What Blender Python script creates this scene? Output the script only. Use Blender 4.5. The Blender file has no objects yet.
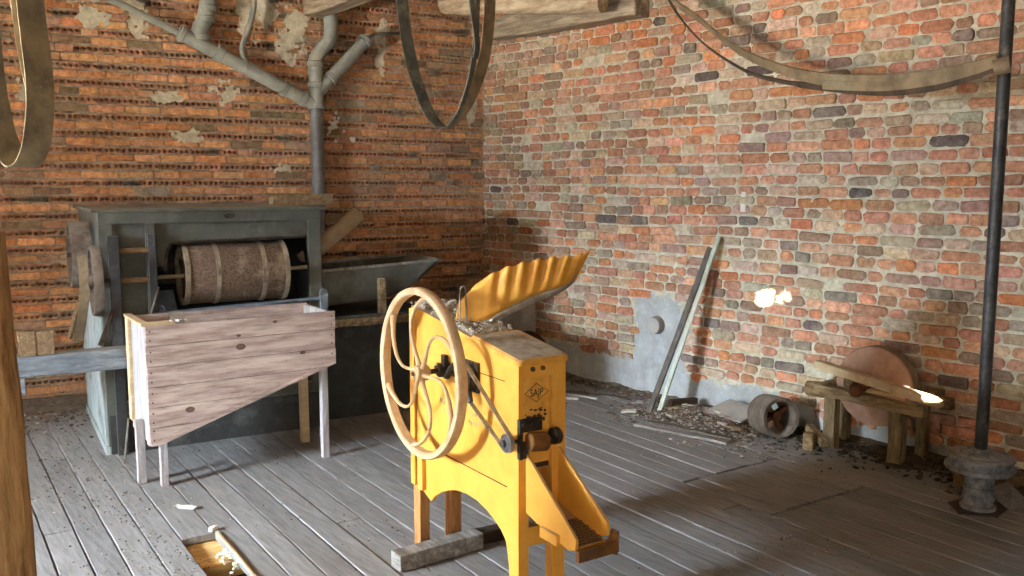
import bpy, math, random
from math import sin, cos, pi, radians, sqrt
from mathutils import Vector, Matrix, noise
random.seed(7)
S = bpy.context.scene
COL = S.collection
V = Vector

# ------------------------------------------------------------------ materials
MATS = {}
def lin(c):
    return tuple(((x/255)/12.92 if x/255 <= .04045 else ((x/255+.055)/1.055)**2.4) for x in c)
def mat(name, c1, c2=None, scale=8, rough=.8, bump=.3, metal=0, stretch=(1, 1, 1), c3=None, s3=2.5, dust=0, attr=False,
        detail=6, t3=(.52, .68), bscale=None, gloss=None):
    """noise-mixed surface: c1<->c2 fine, c3 in broad patches, dust colour settled on upward faces"""
    m = bpy.data.materials.new(name); m.use_nodes = True
    nt = m.node_tree; N = nt.nodes; L = nt.links
    b = N['Principled BSDF']; b.inputs['Roughness'].default_value = rough; b.inputs['Metallic'].default_value = metal
    if 'Specular IOR Level' in b.inputs: b.inputs['Specular IOR Level'].default_value = .3 if gloss is None else gloss
    tc = N.new('ShaderNodeTexCoord'); mp = N.new('ShaderNodeMapping'); mp.inputs['Scale'].default_value = stretch
    L.new(tc.outputs['Object'], mp.inputs['Vector'])
    n1 = N.new('ShaderNodeTexNoise'); n1.inputs['Scale'].default_value = scale; n1.inputs['Detail'].default_value = detail
    n1.inputs['Roughness'].default_value = .65
    L.new(mp.outputs['Vector'], n1.inputs['Vector'])
    r1 = N.new('ShaderNodeValToRGB'); r1.color_ramp.elements[0].position = .35; r1.color_ramp.elements[1].position = .65
    r1.color_ramp.elements[0].color = (*lin(c1), 1); r1.color_ramp.elements[1].color = (*lin(c2 or c1), 1)
    L.new(n1.outputs['Fac'], r1.inputs['Fac'])
    out = r1.outputs['Color']
    if attr:
        a = N.new('ShaderNodeAttribute'); a.attribute_name = 'tint'
        mx = N.new('ShaderNodeMix'); mx.data_type = 'RGBA'; mx.blend_type = 'MULTIPLY'; mx.inputs['Factor'].default_value = 1
        L.new(out, mx.inputs['A']); L.new(a.outputs['Color'], mx.inputs['B']); out = mx.outputs['Result']
    if c3:
        n3 = N.new('ShaderNodeTexNoise'); n3.inputs['Scale'].default_value = s3; n3.inputs['Detail'].default_value = 8
        n3.inputs['Roughness'].default_value = .7
        L.new(mp.outputs['Vector'], n3.inputs['Vector'])
        r3 = N.new('ShaderNodeValToRGB'); r3.color_ramp.elements[0].position = t3[0]; r3.color_ramp.elements[1].position = t3[1]
        L.new(n3.outputs['Fac'], r3.inputs['Fac'])
        mx = N.new('ShaderNodeMix'); mx.data_type = 'RGBA'
        L.new(r3.outputs['Color'], mx.inputs['Factor']); L.new(out, mx.inputs['A']); mx.inputs['B'].default_value = (*lin(c3), 1)
        out = mx.outputs['Result']
    if dust:
        g = N.new('ShaderNodeNewGeometry'); sp = N.new('ShaderNodeSeparateXYZ'); L.new(g.outputs['True Normal'], sp.inputs[0])
        mr = N.new('ShaderNodeMapRange'); mr.inputs['From Min'].default_value = .55; mr.inputs['From Max'].default_value = .95
        mr.inputs['To Max'].default_value = dust
        L.new(sp.outputs['Z'], mr.inputs['Value'])
        mx = N.new('ShaderNodeMix'); mx.data_type = 'RGBA'
        L.new(mr.outputs['Result'], mx.inputs['Factor']); L.new(out, mx.inputs['A']); mx.inputs['B'].default_value = (*lin((150, 140, 125)), 1)
        out = mx.outputs['Result']
    L.new(out, b.inputs['Base Color'])
    if bump:
        n2 = N.new('ShaderNodeTexNoise'); n2.inputs['Scale'].default_value = bscale or scale*2.5; n2.inputs['Detail'].default_value = 8
        L.new(mp.outputs['Vector'], n2.inputs['Vector'])
        bp = N.new('ShaderNodeBump'); bp.inputs['Strength'].default_value = bump; bp.inputs['Distance'].default_value = .01
        L.new(n2.outputs['Fac'], bp.inputs['Height']); L.new(bp.outputs['Normal'], b.inputs['Normal'])
    MATS[name] = m
    return m

mat('brick_old', (255, 255, 255), (200, 190, 180), 26, .9, 1.0, attr=True, c3=(172, 160, 136), s3=5, t3=(.54, .80))
mat('brick_hollow', (255, 255, 255), (196, 182, 170), 24, .9, .8, attr=True, c3=(168, 148, 120), s3=3, t3=(.52, .80))
mat('mortar_pale', (210, 202, 178), (172, 162, 136), 14, .95, .9, c3=(146, 134, 112), s3=3, t3=(.55,.8))
mat('mortar_grey', (172, 158, 136), (124, 108, 90), 14, .95, .9, c3=(88, 62, 46), s3=3)
mat('cement', (176, 178, 176), (150, 148, 142), 10, .95, .5, c3=(196, 196, 188), s3=5)
mat('plaster', (190, 182, 168), (160, 150, 138), 4, .95, .4)
mat('floor_wood', (146, 143, 140), (112, 109, 106), 6, .7, .3, stretch=(9, .8, 1), attr=True, c3=(126, 123, 119), s3=1.2, detail=8, gloss=.35)
mat('under_floor', (70, 58, 44), (40, 32, 24), 9, 1, .6)
mat('ceiling_wood', (150, 128, 98), (104, 84, 62), 4, .85, .5, stretch=(6, 1, 1), c3=(176, 150, 116))
mat('beam_wood', (160, 146, 124), (112, 98, 80), 4, .85, .6, stretch=(7, .8, 7), c3=(186, 170, 142), s3=1.5)
mat('log_wood', (196, 180, 152), (150, 130, 102), 5, .85, .5, stretch=(5, 1, 5), c3=(128, 104, 78), s3=3)
mat('yellow_paint', (228, 168, 70), (216, 150, 54), 5, .5, .12, c3=(202, 140, 62), s3=6, dust=.75, t3=(.60, .80), gloss=.4)
mat('yellow_chips', (226, 170, 78), (204, 142, 54), 18, .6, .3, c3=(150, 100, 48), s3=9, t3=(.62, .74), dust=.5)
mat('yellow_metal', (232, 170, 66), (212, 144, 50), 9, .5, .15, c3=(168, 104, 42), s3=7, t3=(.60, .78), gloss=.5)
mat('grey_dusty_metal', (176, 168, 152), (132, 118, 98), 16, .8, .4, c3=(196, 190, 176), s3=6)
mat('wheel_cream', (206, 176, 136), (182, 148, 108), 12, .6, .2, c3=(150, 104, 66), s3=8, t3=(.56, .8))
mat('greasy_iron', (66, 58, 50), (32, 29, 27), 22, .45, .5, metal=.3, c3=(84, 66, 48), s3=12)
mat('bare_leg_wood', (186, 132, 76), (146, 98, 56), 8, .8, .3, stretch=(6, 6, 1))
mat('rusty_cylinder', (136, 92, 46), (92, 60, 34), 14, .55, .4, metal=.2, c3=(84, 66, 52), s3=9)
mat('steel_dark', (92, 92, 92), (62, 60, 60), 18, .5, .3, metal=.5)
mat('steel_light', (168, 160, 146), (120, 110, 96), 18, .5, .2, metal=.4)
mat('belt_leather', (144, 124, 94), (108, 92, 70), 9, .7, .4, stretch=(1, 1, 1), c3=(148, 134, 106), s3=5)
mat('belt_green_grey', (104, 104, 92), (66, 66, 60), 9, .7, .4, c3=(136, 132, 112), s3=5)
mat('belt_dark', (84, 68, 52), (56, 44, 34), 9, .7, .4)
mat('belt_brown_grey', (124, 112, 88), (90, 82, 66), 9, .7, .4, c3=(140, 128, 100), s3=4)
mat('belt_edge_pale', (196, 182, 148), (164, 146, 112), 9, .7, .2)
mat('pipe_paint', (150, 152, 142), (128, 130, 122), 7, .55, .2, c3=(172, 164, 142), s3=5)
mat('pipe_steel', (122, 121, 118), (94, 93, 91), 9, .45, .2, metal=.35, c3=(176, 176, 176), s3=7, t3=(.60, .68))
mat('machine_grey', (86, 86, 76), (66, 66, 58), 5, .6, .2, c3=(104, 104, 96), s3=3, dust=.6)
mat('machine_dark', (58, 60, 58), (42, 42, 40), 5, .7, .2, c3=(78, 76, 70), s3=4)
mat('machine_post', (60, 59, 57), (42, 42, 41), 6, .6, .2, c3=(86, 86, 84), s3=4, dust=.5)
mat('machine_pale', (168, 176, 172), (138, 146, 144), 5, .8, .3, c3=(104, 100, 84), s3=4, t3=(.54, .68))
mat('beam_bluegrey', (118, 124, 128), (88, 92, 96), 7, .8, .4, stretch=(1, 5, 5), c3=(148, 152, 150), s3=4, dust=.4)
mat('drum_mesh', (120, 98, 78), (78, 60, 48), 75, .9, .8, c3=(150, 132, 108), s3=5)
mat('drum_band', (150, 136, 112), (112, 98, 80), 14, .8, .4, c3=(86, 74, 60), s3=8)
mat('rod_blue', (120, 132, 146), (92, 100, 112), 12, .5, .2, metal=.3)
mat('pink_wood', (186, 164, 152), (142, 118, 106), 5, .85, .3, stretch=(1, 6, 9), c3=(208, 188, 176), s3=2.2, bscale=8, t3=(.45, .65))
mat('pink_wood_end', (176, 168, 164), (134, 126, 122), 6, .85, .3, stretch=(8, 8, 1), c3=(192, 188, 186), s3=3, dust=.3)
mat('knot', (112, 88, 76), (88, 66, 56), 30, .9, .2)
mat('raw_wood', (200, 178, 142), (172, 144, 106), 6, .85, .4, stretch=(1, 5, 5), c3=(220, 198, 154), s3=3)
mat('old_wood', (136, 112, 80), (96, 76, 52), 7, .9, .6, stretch=(6, 1, 6), c3=(160, 138, 104), s3=3)
mat('bench_wood', (148, 124, 88), (102, 82, 54), 7, .9, .6, stretch=(6, 1.2, 6), c3=(168, 150, 116), s3=3)
mat('bench_leg_wood', (136, 116, 84), (92, 76, 50), 7, .9, .6, stretch=(6, 6, 1), c3=(156, 140, 106), s3=3)
mat('slat_wood', (120, 92, 62), (90, 68, 46), 9, .85, .3)
mat('weathered_grey', (140, 134, 126), (100, 92, 84), 7, .95, .6, stretch=(6, 1, 6), c3=(166, 164, 160), s3=3)
mat('mint_plank', (206, 214, 196), (176, 182, 160), 6, .85, .3, stretch=(6, 6, 1))
mat('dark_plank', (112, 106, 96), (76, 70, 62), 6, .9, .4, stretch=(6, 6, 1))
mat('post_wood', (182, 144, 96), (130, 96, 58), 5, .8, .7, stretch=(5, 5, .7), c3=(104, 70, 38), s3=4, t3=(.52, .66))
mat('stone', (176, 140, 116), (150, 116, 94), 12, .9, .4, c3=(190, 160, 136), s3=3)
mat('stone_rim', (140, 118, 92), (106, 86, 66), 12, .9, .5)
mat('rust', (112, 70, 42), (74, 46, 30), 14, .8, .6, c3=(140, 100, 66), s3=6)
mat('pole_steel', (74, 73, 71), (50, 49, 48), 10, .45, .3, metal=.4, c3=(98, 92, 84), s3=8)
mat('pulley_iron', (146, 150, 152), (84, 86, 88), 16, .7, .6, metal=.2, c3=(160, 162, 162), s3=12, dust=.5)
mat('split_pulley', (112, 98, 84), (74, 62, 52), 9, .9, .5, stretch=(1, 1, 1), c3=(140, 130, 118), s3=3, dust=.4)
mat('grey_board', (172, 166, 156), (146, 140, 130), 6, .9, .3, c3=(176, 172, 166))
mat('white_scrap', (226, 222, 212), (200, 192, 176), 9, .9, .2)
mat('debris', (255, 255, 255), (190, 182, 172), 20, .95, .4, attr=True)
mat('tan_board', (214, 178, 116), (186, 142, 78), 5, .8, .3, stretch=(1, 6, 6), c3=(228, 204, 152), s3=3)
mat('dark_wood', (70, 52, 36), (44, 32, 22), 8, .9, .5)
mat('cardboard', (172, 152, 122), (146, 126, 98), 8, .9, .2)
mat('glass_frame', (180, 174, 160), (150, 142, 128), 8, .8, .2)

# ------------------------------------------------------------------ mesh building
class M:
    def __init__(s): s.v = []; s.f = []; s.c = []
    def add(s, vs, fs, xf=None, col=None):
        o = len(s.v)
        for p in vs:
            p = V(p)
            s.v.append(xf @ p if xf else p)
        for f in fs: s.f.append(tuple(i+o for i in f)); s.c.append(col)
        return s
    def box(s, c, d, rot=None, jit=0, col=None):
        x, y, z = d[0]/2, d[1]/2, d[2]/2
        vs = [V((a*x, b*y, e*z)) for e in (-1, 1) for b in (-1, 1) for a in (-1, 1)]
        if jit: vs = [p+V([random.uniform(-jit, jit) for _ in range(3)]) for p in vs]
        xf = Matrix.Translation(V(c)) @ (rot.to_4x4() if rot else Matrix())
        return s.add(vs, [(0, 2, 3, 1), (4, 5, 7, 6), (0, 1, 5, 4), (2, 6, 7, 3), (0, 4, 6, 2), (1, 3, 7, 5)], xf, col)
    def bb(s, x0, x1, y0, y1, z0, z1, jit=0, col=None):
        return s.box(((x0+x1)/2, (y0+y1)/2, (z0+z1)/2), (abs(x1-x0), abs(y1-y0), abs(z1-z0)), None, jit, col)
    def beam(s, a, b, w, h, roll=0, n=1, wob=0, col=None):
        """squared timber from a to b (w sideways, h upward), n segments with a little wobble"""
        a, b = V(a), V(b); d = (b-a).normalized()
        up = V((0, 0, 1)) if abs(d.z) < .95 else V((0, 1, 0))
        sd = d.cross(up).normalized(); up = sd.cross(d)
        R = Matrix.Rotation(roll, 3, d); sd = R @ sd; up = R @ up
        vs = []; fs = []
        for i in range(n+1):
            p = a.lerp(b, i/n)+V([random.uniform(-wob, wob) for _ in range(3)])
            for q in ((-1, -1), (1, -1), (1, 1), (-1, 1)): vs.append(p+sd*w/2*q[0]+up*h/2*q[1]+V([random.uniform(-wob, wob)*.5 for _ in range(3)]))
        for i in range(n):
            for k in range(4): fs.append((i*4+k, i*4+(k+1) % 4, i*4+4+(k+1) % 4, i*4+4+k))
        fs.append((3, 2, 1, 0)); fs.append((n*4, n*4+1, n*4+2, n*4+3))
        return s.add(vs, fs, None, col)
    def tube(s, pts, r, n=14, closed=False, xf=None, flat=1.0):
        pts = [V(p) for p in pts]; m = len(pts)
        rs = r if isinstance(r, (list, tuple)) else [r]*m
        tans = []
        for i in range(m):
            if closed: t = pts[(i+1) % m]-pts[i-1]
            else: t = pts[min(i+1, m-1)]-pts[max(i-1, 0)]
            tans.append(t.normalized())
        t0 = tans[0]; up = V((0, 0, 1)) if abs(t0.z) < .9 else V((1, 0, 0))
        nrm = t0.cross(up).normalized(); vs = []
        for i in range(m):
            t = tans[i]; nrm = (nrm-t*nrm.dot(t)).normalized(); bn = t.cross(nrm)
            for k in range(n):
                a = 2*pi*k/n; vs.append(pts[i]+nrm*cos(a)*rs[i]*flat+bn*sin(a)*rs[i])
        fs = []
        for i in range(m if closed else m-1):
            j = (i+1) % m
            for k in range(n): fs.append((i*n+k, i*n+(k+1) % n, j*n+(k+1) % n, j*n+k))
        if not closed:
            fs.append(tuple(reversed(range(n)))); fs.append(tuple((m-1)*n+k for k in range(n)))
        return s.add(vs, fs, xf)
    def lathe(s, prof, n=48, xf=None, closed=False, arc=None):
        """profile of (r, z) turned about z"""
        vs = []; fs = []; m = len(prof); full = arc is None
        steps = n if full else n+1
        for i in range(steps):
            a = 2*pi*i/n if full else arc[0]+(arc[1]-arc[0])*i/n
            for (r, z) in prof: vs.append((r*cos(a), r*sin(a), z))
        for i in range(n):
            j = (i+1) % steps
            for k in range(m if closed else m-1):
                k2 = (k+1) % m
                fs.append((i*m+k, j*m+k, j*m+k2, i*m+k2))
        return s.add(vs, fs, xf)
    def prism(s, poly, t0, t1, ax='z', xf=None):
        """extrude a 2-D outline between t0 and t1 along an axis"""
        def P(a, b, t): return {'z': (a, b, t), 'y': (a, t, b), 'x': (t, a, b)}[ax]
        n = len(poly)
        vs = [P(a, b, t0) for a, b in poly]+[P(a, b, t1) for a, b in poly]
        fs = [tuple(range(n)), tuple(reversed(range(n, 2*n)))]
        for k in range(n): fs.append((k, k+n, (k+1) % n+n, (k+1) % n))
        return s.add(vs, fs, xf)
    def ribbon(s, pts, wdir, w, t, closed=False):
        pts = [V(p) for p in pts]; m = len(pts); vs = []
        for i in range(m):
            a = pts[(i+1) % m] if closed or i < m-1 else pts[i]
            b = pts[i-1] if closed or i > 0 else pts[i]
            tan = (a-b).normalized(); wd = V(wdir[i] if isinstance(wdir, list) else wdir).normalized(); nr = tan.cross(wd).normalized()
            for q in ((-1, -1), (1, -1), (1, 1), (-1, 1)): vs.append(pts[i]+wd*w/2*q[0]+nr*t/2*q[1])
        fs = []
        for i in range(m if closed else m-1):
            j = (i+1) % m
            for k in range(4): fs.append((i*4+k, i*4+(k+1) % 4, j*4+(k+1) % 4, j*4+k))
        if not closed: fs.append((3, 2, 1, 0)); e = (m-1)*4; fs.append((e, e+1, e+2, e+3))
        return s.add(vs, fs)
    def build(s, name, m, parent=None, bevel=0, smooth=False, fix=True, solid=0):
        me = bpy.data.meshes.new(name); me.from_pydata([tuple(p) for p in s.v], [], s.f); me.update()
        if any(c is not None for c in s.c):
            at = me.attributes.new('tint', 'FLOAT_COLOR', 'FACE')
            d = []
            for c in s.c: d += [*(c or (1, 1, 1)), 1]
            at.data.foreach_set('color', d)
        if fix:
            import bmesh
            bm = bmesh.new(); bm.from_mesh(me); bmesh.ops.recalc_face_normals(bm, faces=bm.faces); bm.to_mesh(me); bm.free()
        me.materials.append(MATS[m])
        o = bpy.data.objects.new(name, me); COL.objects.link(o)
        if parent: o.parent = parent
        if smooth:
            me.polygons.foreach_set('use_smooth', [True]*len(me.polygons))
            try: me.set_sharp_from_angle(angle=radians(38))
            except Exception: pass
        if solid:
            q = o.modifiers.new('solid', 'SOLIDIFY'); q.thickness = solid; q.offset = 0
        if bevel:
            q = o.modifiers.new('bevel', 'BEVEL'); q.width = bevel; q.segments = 2; q.limit_method = 'ANGLE'; q.angle_limit = radians(40)
        return o

def tag(o, label, cat, group=None, kind=None):
    o['label'] = label; o['category'] = cat
    if group: o['group'] = group
    if kind: o['kind'] = kind
    return o
def thing(name, label, cat, loc=(0, 0, 0), rotz=0, group=None):
    o = bpy.data.objects.new(name, None); COL.objects.link(o); o.location = loc; o.rotation_euler = (0, 0, rotz); o.empty_display_size = .1
    return tag(o, label, cat, group)
def struct(o): o['kind'] = 'structure'; return o
def RX(a): return Matrix.Rotation(a, 4, 'X')
def RY(a): return Matrix.Rotation(a, 4, 'Y')
def RZ(a): return Matrix.Rotation(a, 4, 'Z')
def T(x, y, z): return Matrix.Translation((x, y, z))
def catmull(pts, n=8, closed=False):
    pts = [V(p) for p in pts]; out = []; m = len(pts)
    rng = range(m if closed else m-1)
    for i in rng:
        p0 = pts[i-1] if (i > 0 or closed) else pts[0]*2-pts[1]
        p1 = pts[i]; p2 = pts[(i+1) % m]
        p3 = pts[(i+2) % m] if (closed or i+2 < m) else pts[-1]*2-pts[-2]
        for k in range(n):
            t = k/n
            out.append(.5*((2*p1)+(p2-p0)*t+(2*p0-5*p1+4*p2-p3)*t*t+(3*p1-p0-3*p2+p3)*t**3))
    if not closed: out.append(pts[-1])
    return out

# ------------------------------------------------------------------ camera (at the origin, eye height 1.65 m)
cam = bpy.data.cameras.new('camera'); co = bpy.data.objects.new('camera', cam); COL.objects.link(co)
cam.sensor_width = 36; cam.lens = 36*900/1024; cam.clip_start = .05
HD = radians(51.84); PT = math.atan(105/900)
fw = V((cos(HD)*cos(PT), sin(HD)*cos(PT), -sin(PT)))
co.location = (0, 0, 1.65); co.rotation_euler = fw.to_track_quat('-Z', 'Y').to_euler()
S.camera = co

# ------------------------------------------------------------------ room frames
CX, CY = 5.016, 6.816
uL = V((-cos(radians(8)), sin(radians(8)), 0)); nL = V((-sin(radians(8)), -cos(radians(8)), 0))
uR = V((sin(radians(3)), -cos(radians(3)), 0)); nR = V((-cos(radians(3)), -sin(radians(3)), 0))
CEIL = 3.34
def PL(s, n, z): return V((CX, CY, 0))+uL*s+nL*n+V((0, 0, z))
def PR(s, n, z): return V((CX, CY, 0))+uR*s+nR*n+V((0, 0, z))
LENL, LENR = 8.3, 9.5

def brick(m, P, s0, s1, z0, z1, d0, d1, ch, jit, col, tilt=0):
    """one brick in a wall frame: back at n=d0, face at n=d1, chamfer ch"""
    def j(a=jit): return random.uniform(-a, a)
    cut = min(ch*1.7, (z1-z0)*.3)
    base = [(s0+cut, z0), (s1-cut, z0), (s1, z0+cut), (s1, z1-cut), (s1-cut, z1), (s0+cut, z1), (s0, z1-cut), (s0, z0+cut)]
    base = [(a+j(), b+j()) for a, b in base]
    cs, cz = (s0+s1)/2, (z0+z1)/2
    vs = []
    for (dep, k) in ((d0, 0), (d1-ch, 0), (d1-ch*.35, ch*.5), (d1, ch*1.4)):
        for a, b in base:
            da, db = cs-a, cz-b
            aa = a+math.copysign(min(abs(da), k), da); bz = b+math.copysign(min(abs(db), k), db)
            n = dep+((tilt*(a-cs)) if dep > d0 else 0)
            if k: n += random.uniform(-.0015, .0015)
            if tilt: bz += tilt*.25*(a-cs)
            vs.append(P(aa, n, bz))
    fs = []
    for r in range(3):
        for k in range(8): fs.append((r*8+k, r*8+(k+1) % 8, r*8+8+(k+1) % 8, r*8+8+k))
    fs.append(tuple(24+k for k in range(8)))
    m.add(vs, fs, None, col)

def mix(a, b, t): return tuple(a[i]*(1-t)+b[i]*t for i in range(3))
def jitc(c, a=.08):
    k = 1+random.uniform(-a, a)*1.4
    return tuple(max(0, x*k*(1+random.uniform(-a, a)*.5)) for x in c)
def bnd(p, f=1.0): return noise.noise(V((p[0]*f, p[1]*f, p[2]*f)))

# ---- right wall: old solid bricks, wide pale joints
m = M()
pal = [lin(c) for c in ((212, 156, 120), (202, 144, 110), (218, 166, 134), (190, 142, 114), (168, 138, 120), (204, 180, 152), (192, 162, 136),
                        (216, 144, 98), (158, 142, 126), (196, 184, 160))]
pw = [9, 8, 8, 6, 5, 7, 6, 5, 3, 4]
row = 0; z = .012
PATCH = (2.12, .565)   # stub centre: distance along wall, height
def in_patch(s, zz): 
    e = .06*noise.noise(V((s*7, zz*7, 3)))+.035*noise.noise(V((s*25, zz*25, 3)))
    return (abs(s-PATCH[0]-.02) < .235+e and zz < .77+e*1.3)
def band(s): return .24+.10*noise.noise(V((s*1.7, 5.5, 0)))+.05*noise.noise(V((s*8, 1.5, 0)))+.03*noise.noise(V((s*25, 1.5, 0)))-(.14 if s > 3.1 else 0)*min(1, (s-3.1)/.6 if s > 3.1 else 0)
while z < CEIL+.05:
    h = .0645+random.uniform(-.004, .004)
    s = -.1+random.uniform(-.12, 0)
    while s < LENR:
        L_ = random.choice((.235, .22, .20, .18, .17, .16, .145, .12, .115, .125, .13)) if s < 7 else .24
        jt = .009+random.uniform(0, .006)
        zz = z+.022*noise.noise(V((s*.9, row*.35, 2)))
        if not ((s+L_/2 > 0) and (zz+h/2 < band(s+L_/2) or in_patch(s+L_/2, zz+h/2))) and random.random() > .012:
            c = random.choices(pal, pw)[0]
            if s < 1.5: c = mix(c, lin((168, 140, 108)), .42*(1-s/1.5))
            if random.random() < .012: c = lin((116, 104, 98))
            brick(m, PR, s+jt*.5, s+L_-jt*.5, zz+.006, zz+h+.004, -.06, .0075+random.uniform(-.006, .006)+(.006 if random.random() < .1 else 0),
                  random.choice((.006, .009, .013)), .0055, jitc(c, .17), random.uniform(-.035, .035))
        s += L_
    z += .0735; row += 1
w = m.build('wall_right', 'brick_old', fix=False); struct(w)
def mortar(name, P, length, mt, amp, base, extra=None, step=.022):
    m = M(); ns = int(length/step); nz = int((CEIL+.06)/step); vs = []; fs = []
    for i in range(ns+1):
        for k in range(nz+1):
            s, z = i*step, k*step
            n = base+amp*noise.noise(V((s*9, z*9, 1)))+amp*.8*noise.noise(V((s*24, z*24, 4)))+amp*.5*noise.noise(V((s*50, z*50, 4)))
            if extra: n = extra(s, z, n)
            vs.append(P(s, n, z))
    for i in range(ns):
        for k in range(nz):
            a = i*(nz+1)+k; fs.append((a, a+nz+1, a+nz+2, a+1))
    # solid body behind the joints
    o = len(vs); b = [P(-.1, -.02, -.2), P(length, -.02, -.2), P(length, -.3, -.2), P(-.1, -.3, -.2),
                      P(-.1, -.02, CEIL+.1), P(length, -.02, CEIL+.1), P(length, -.3, CEIL+.1), P(-.1, -.3, CEIL+.1)]
    vs += b; fs += [tuple(o+i for i in f) for f in ((0, 1, 5, 4), (3, 2, 6, 7), (0, 3, 7, 4), (1, 2, 6, 5), (0, 1, 2, 3), (4, 5, 6, 7))]
    m.add(vs, fs)
    o_ = m.build(name, mt, smooth=False, fix=False); return o_
def ex(s, z, n):
    if in_patch(s, z) or z < band(s): return n*.25+.012+.003*noise.noise(V((s*4, z*4, 0)))
    return n
mo = mortar('wall_right_mortar', PR, LENR, 'mortar_pale', .0095, -.0082); mo.parent = w
# cement skim at the foot of the wall and round the stub
m = M(); st = .0125
for i in range(int(5.4/st)):
    for k in range(int(.86/st)):
        s, z = i*st, k*st
        if in_patch(s+st/2, z+st/2) or z+st/2 < band(s+st/2):
            q = []
            for (a, b) in ((s, z), (s+st, z), (s+st, z+st), (s, z+st)):
                q.append(PR(a, .010+.003*noise.noise(V((a*5, b*5, 0)))+.0025*noise.noise(V((a*22, b*22, 0))), b))
            m.add(q, [(0, 1, 2, 3)])
c = m.build('cement_skim', 'cement', w, fix=False)
c['label'] = 'pale cement patch and skirt low on the brick wall'

wm = M(); wm.add([PR(a, .0135, b) for a, b in ((2.845, 1.45), (2.885, 1.45), (2.882, 1.53), (2.886, 1.585), (2.850, 1.59), (2.842, 1.53))]+[PR(a, .0, b) for a, b in ((2.845, 1.45), (2.885, 1.45), (2.882, 1.53), (2.886, 1.585), (2.850, 1.59), (2.842, 1.53))],
       [tuple(range(6))]+[(k, (k+1) % 6, 6+(k+1) % 6, 6+k) for k in range(6)])
wm.build('chalk_mark', 'white_scrap', w)
# ---- left wall: courses of hollow header bricks (three round cores each) and plain stretchers
m = M(); mh = M()
palL = [lin(c) for c in ((226, 166, 112), (216, 150, 98), (230, 174, 124), (204, 152, 112), (190, 158, 128), (220, 162, 116))]
def hollow(m, P, s0, s1, z0, z1, dep, col, nh):
    """header brick with real round cores running into the wall"""
    cw = (s1-s0)/nh; zc = (z0+z1)/2; r = min(cw*.40, .0158)
    for h in range(nh):
        a, b = s0+cw*h, s0+cw*(h+1); sc = (a+b)/2+random.uniform(-.002, .002); zz = zc+random.uniform(-.003, .003)
        out = [(a, z0), (sc, z0), (b, z0), (b, zz), (b, z1), (sc, z1), (a, z1), (a, zz)]
        vs = [P(x, dep, y) for x, y in out]
        for d in (dep, dep-.09):
            for k in range(8):
                t = -3*pi/4+k*pi/4; vs.append(P(sc+r*cos(t), d, zz+r*sin(t)))
        fs = [(k, (k+1) % 8, 8+(k+1) % 8, 8+k) for k in range(8)]+[(8+k, 8+(k+1) % 8, 16+(k+1) % 8, 16+k) for k in range(8)]
        fs.append(tuple(16+k for k in range(8)))
        m.add(vs, fs, None, col)
    # outer sides back to the mortar
    o = [P(s0, dep, z0), P(s1, dep, z0), P(s1, dep, z1), P(s0, dep, z1), P(s0, dep-.1, z0), P(s1, dep-.1, z0), P(s1, dep-.1, z1), P(s0, dep-.1, z1)]
    m.add(o, [(0, 1, 5, 4), (1, 2, 6, 5), (2, 3, 7, 6), (3, 0, 4, 7)], None, col)
z = .028; row = 0
while z < CEIL+.05:
    hol = row % 2 == 0
    s = -.05-random.uniform(0, .1)
    while s < LENL:
        bl = -.0
        zz = z+.007*noise.noise(V((s*.7, row*.3, 9)))
        if hol:
            L_ = .124; g = .006
            if s > 6.0: L_ = .25
            k = random.random()
            grime = .5+.5*noise.noise(V((s*.8, z*1.1, 7)))
            c = jitc(mix(random.choice(palL), lin((184, 146, 124)), .4*grime+.3), .13)
            if k < .90 and s <= 6.0: hollow(m, PL, s+g/2, s+L_-g/2, zz+.004, zz+.053, .004+random.uniform(-.003, .003), c, 3)
            elif k < .97: brick(m, PL, s+g/2, s+L_-g/2, zz+.004, zz+.054, -.05, .003+random.uniform(-.005, .003), .004, .003, c)
        else:
            L_ = random.choice((.25, .25, .25, .26, .13, .19)); g = .007
            c = random.choices(palL, [8, 8, 6, 4, 2, 5])[0]
            if random.random() < .10: c = lin((150, 128, 100))
            grime = max(0, noise.noise(V((s*.6, z*.8, 17))))
            c = jitc(mix(c, lin((140, 108, 82)), grime*.8), .12)
            if random.random() > .015:
                brick(m, PL, s+g/2, s+L_-g/2, zz+.004, zz+.055, -.05, .004+random.uniform(-.004, .004), random.choice((.003, .004, .006)), .0022, c)
        s += L_
    z += .0613; row += 1
w = m.build('wall_left', 'brick_hollow', fix=False); struct(w)
mm = M()
def joint(z0f, z1f, s0, s1, n0):
    a = int((s1-s0)/.024); b = 3; vs = []; fs = []
    for i in range(a+1):
        for k in range(b+1):
            s_ = s0+(s1-s0)*i/a; q0, q1 = z0f(s_), z1f(s_); zz = q0+(q1-q0)*k/b
            vs.append(PL(s_, n0+.005*noise.noise(V((s_*11, zz*11, 2)))+.004*noise.noise(V((s_*40, zz*40, 2))), zz))
    for i in range(a):
        for k in range(b): fs.append((i*(b+1)+k, (i+1)*(b+1)+k, (i+1)*(b+1)+k+1, i*(b+1)+k+1))
    mm.add(vs, fs)
for r_ in range(row+1):
    zb = .028+.0613*r_
    wob = lambda s_, rr=r_: .007*noise.noise(V((s_*.7, rr*.3, 9)))
    wob2 = lambda s_, rr=r_: .007*noise.noise(V((s_*.7, (rr+1)*.3, 9)))
    joint(lambda s_: zb+.049+wob(s_), lambda s_: zb+.0613+.009+wob2(s_), 0, LENL, -.004)
    if r_ % 2: joint(lambda s_: zb+.004+wob(s_), lambda s_: zb+.055+wob(s_), 0, LENL, -.010)
joint(lambda s_: -.05, lambda s_: .036, 0, LENL, -.004)
vs = [PL(a, n_, z_) for n_ in (-.11, -.3) for z_ in (-.2, CEIL+.1) for a in (-.1, LENL)]
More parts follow.
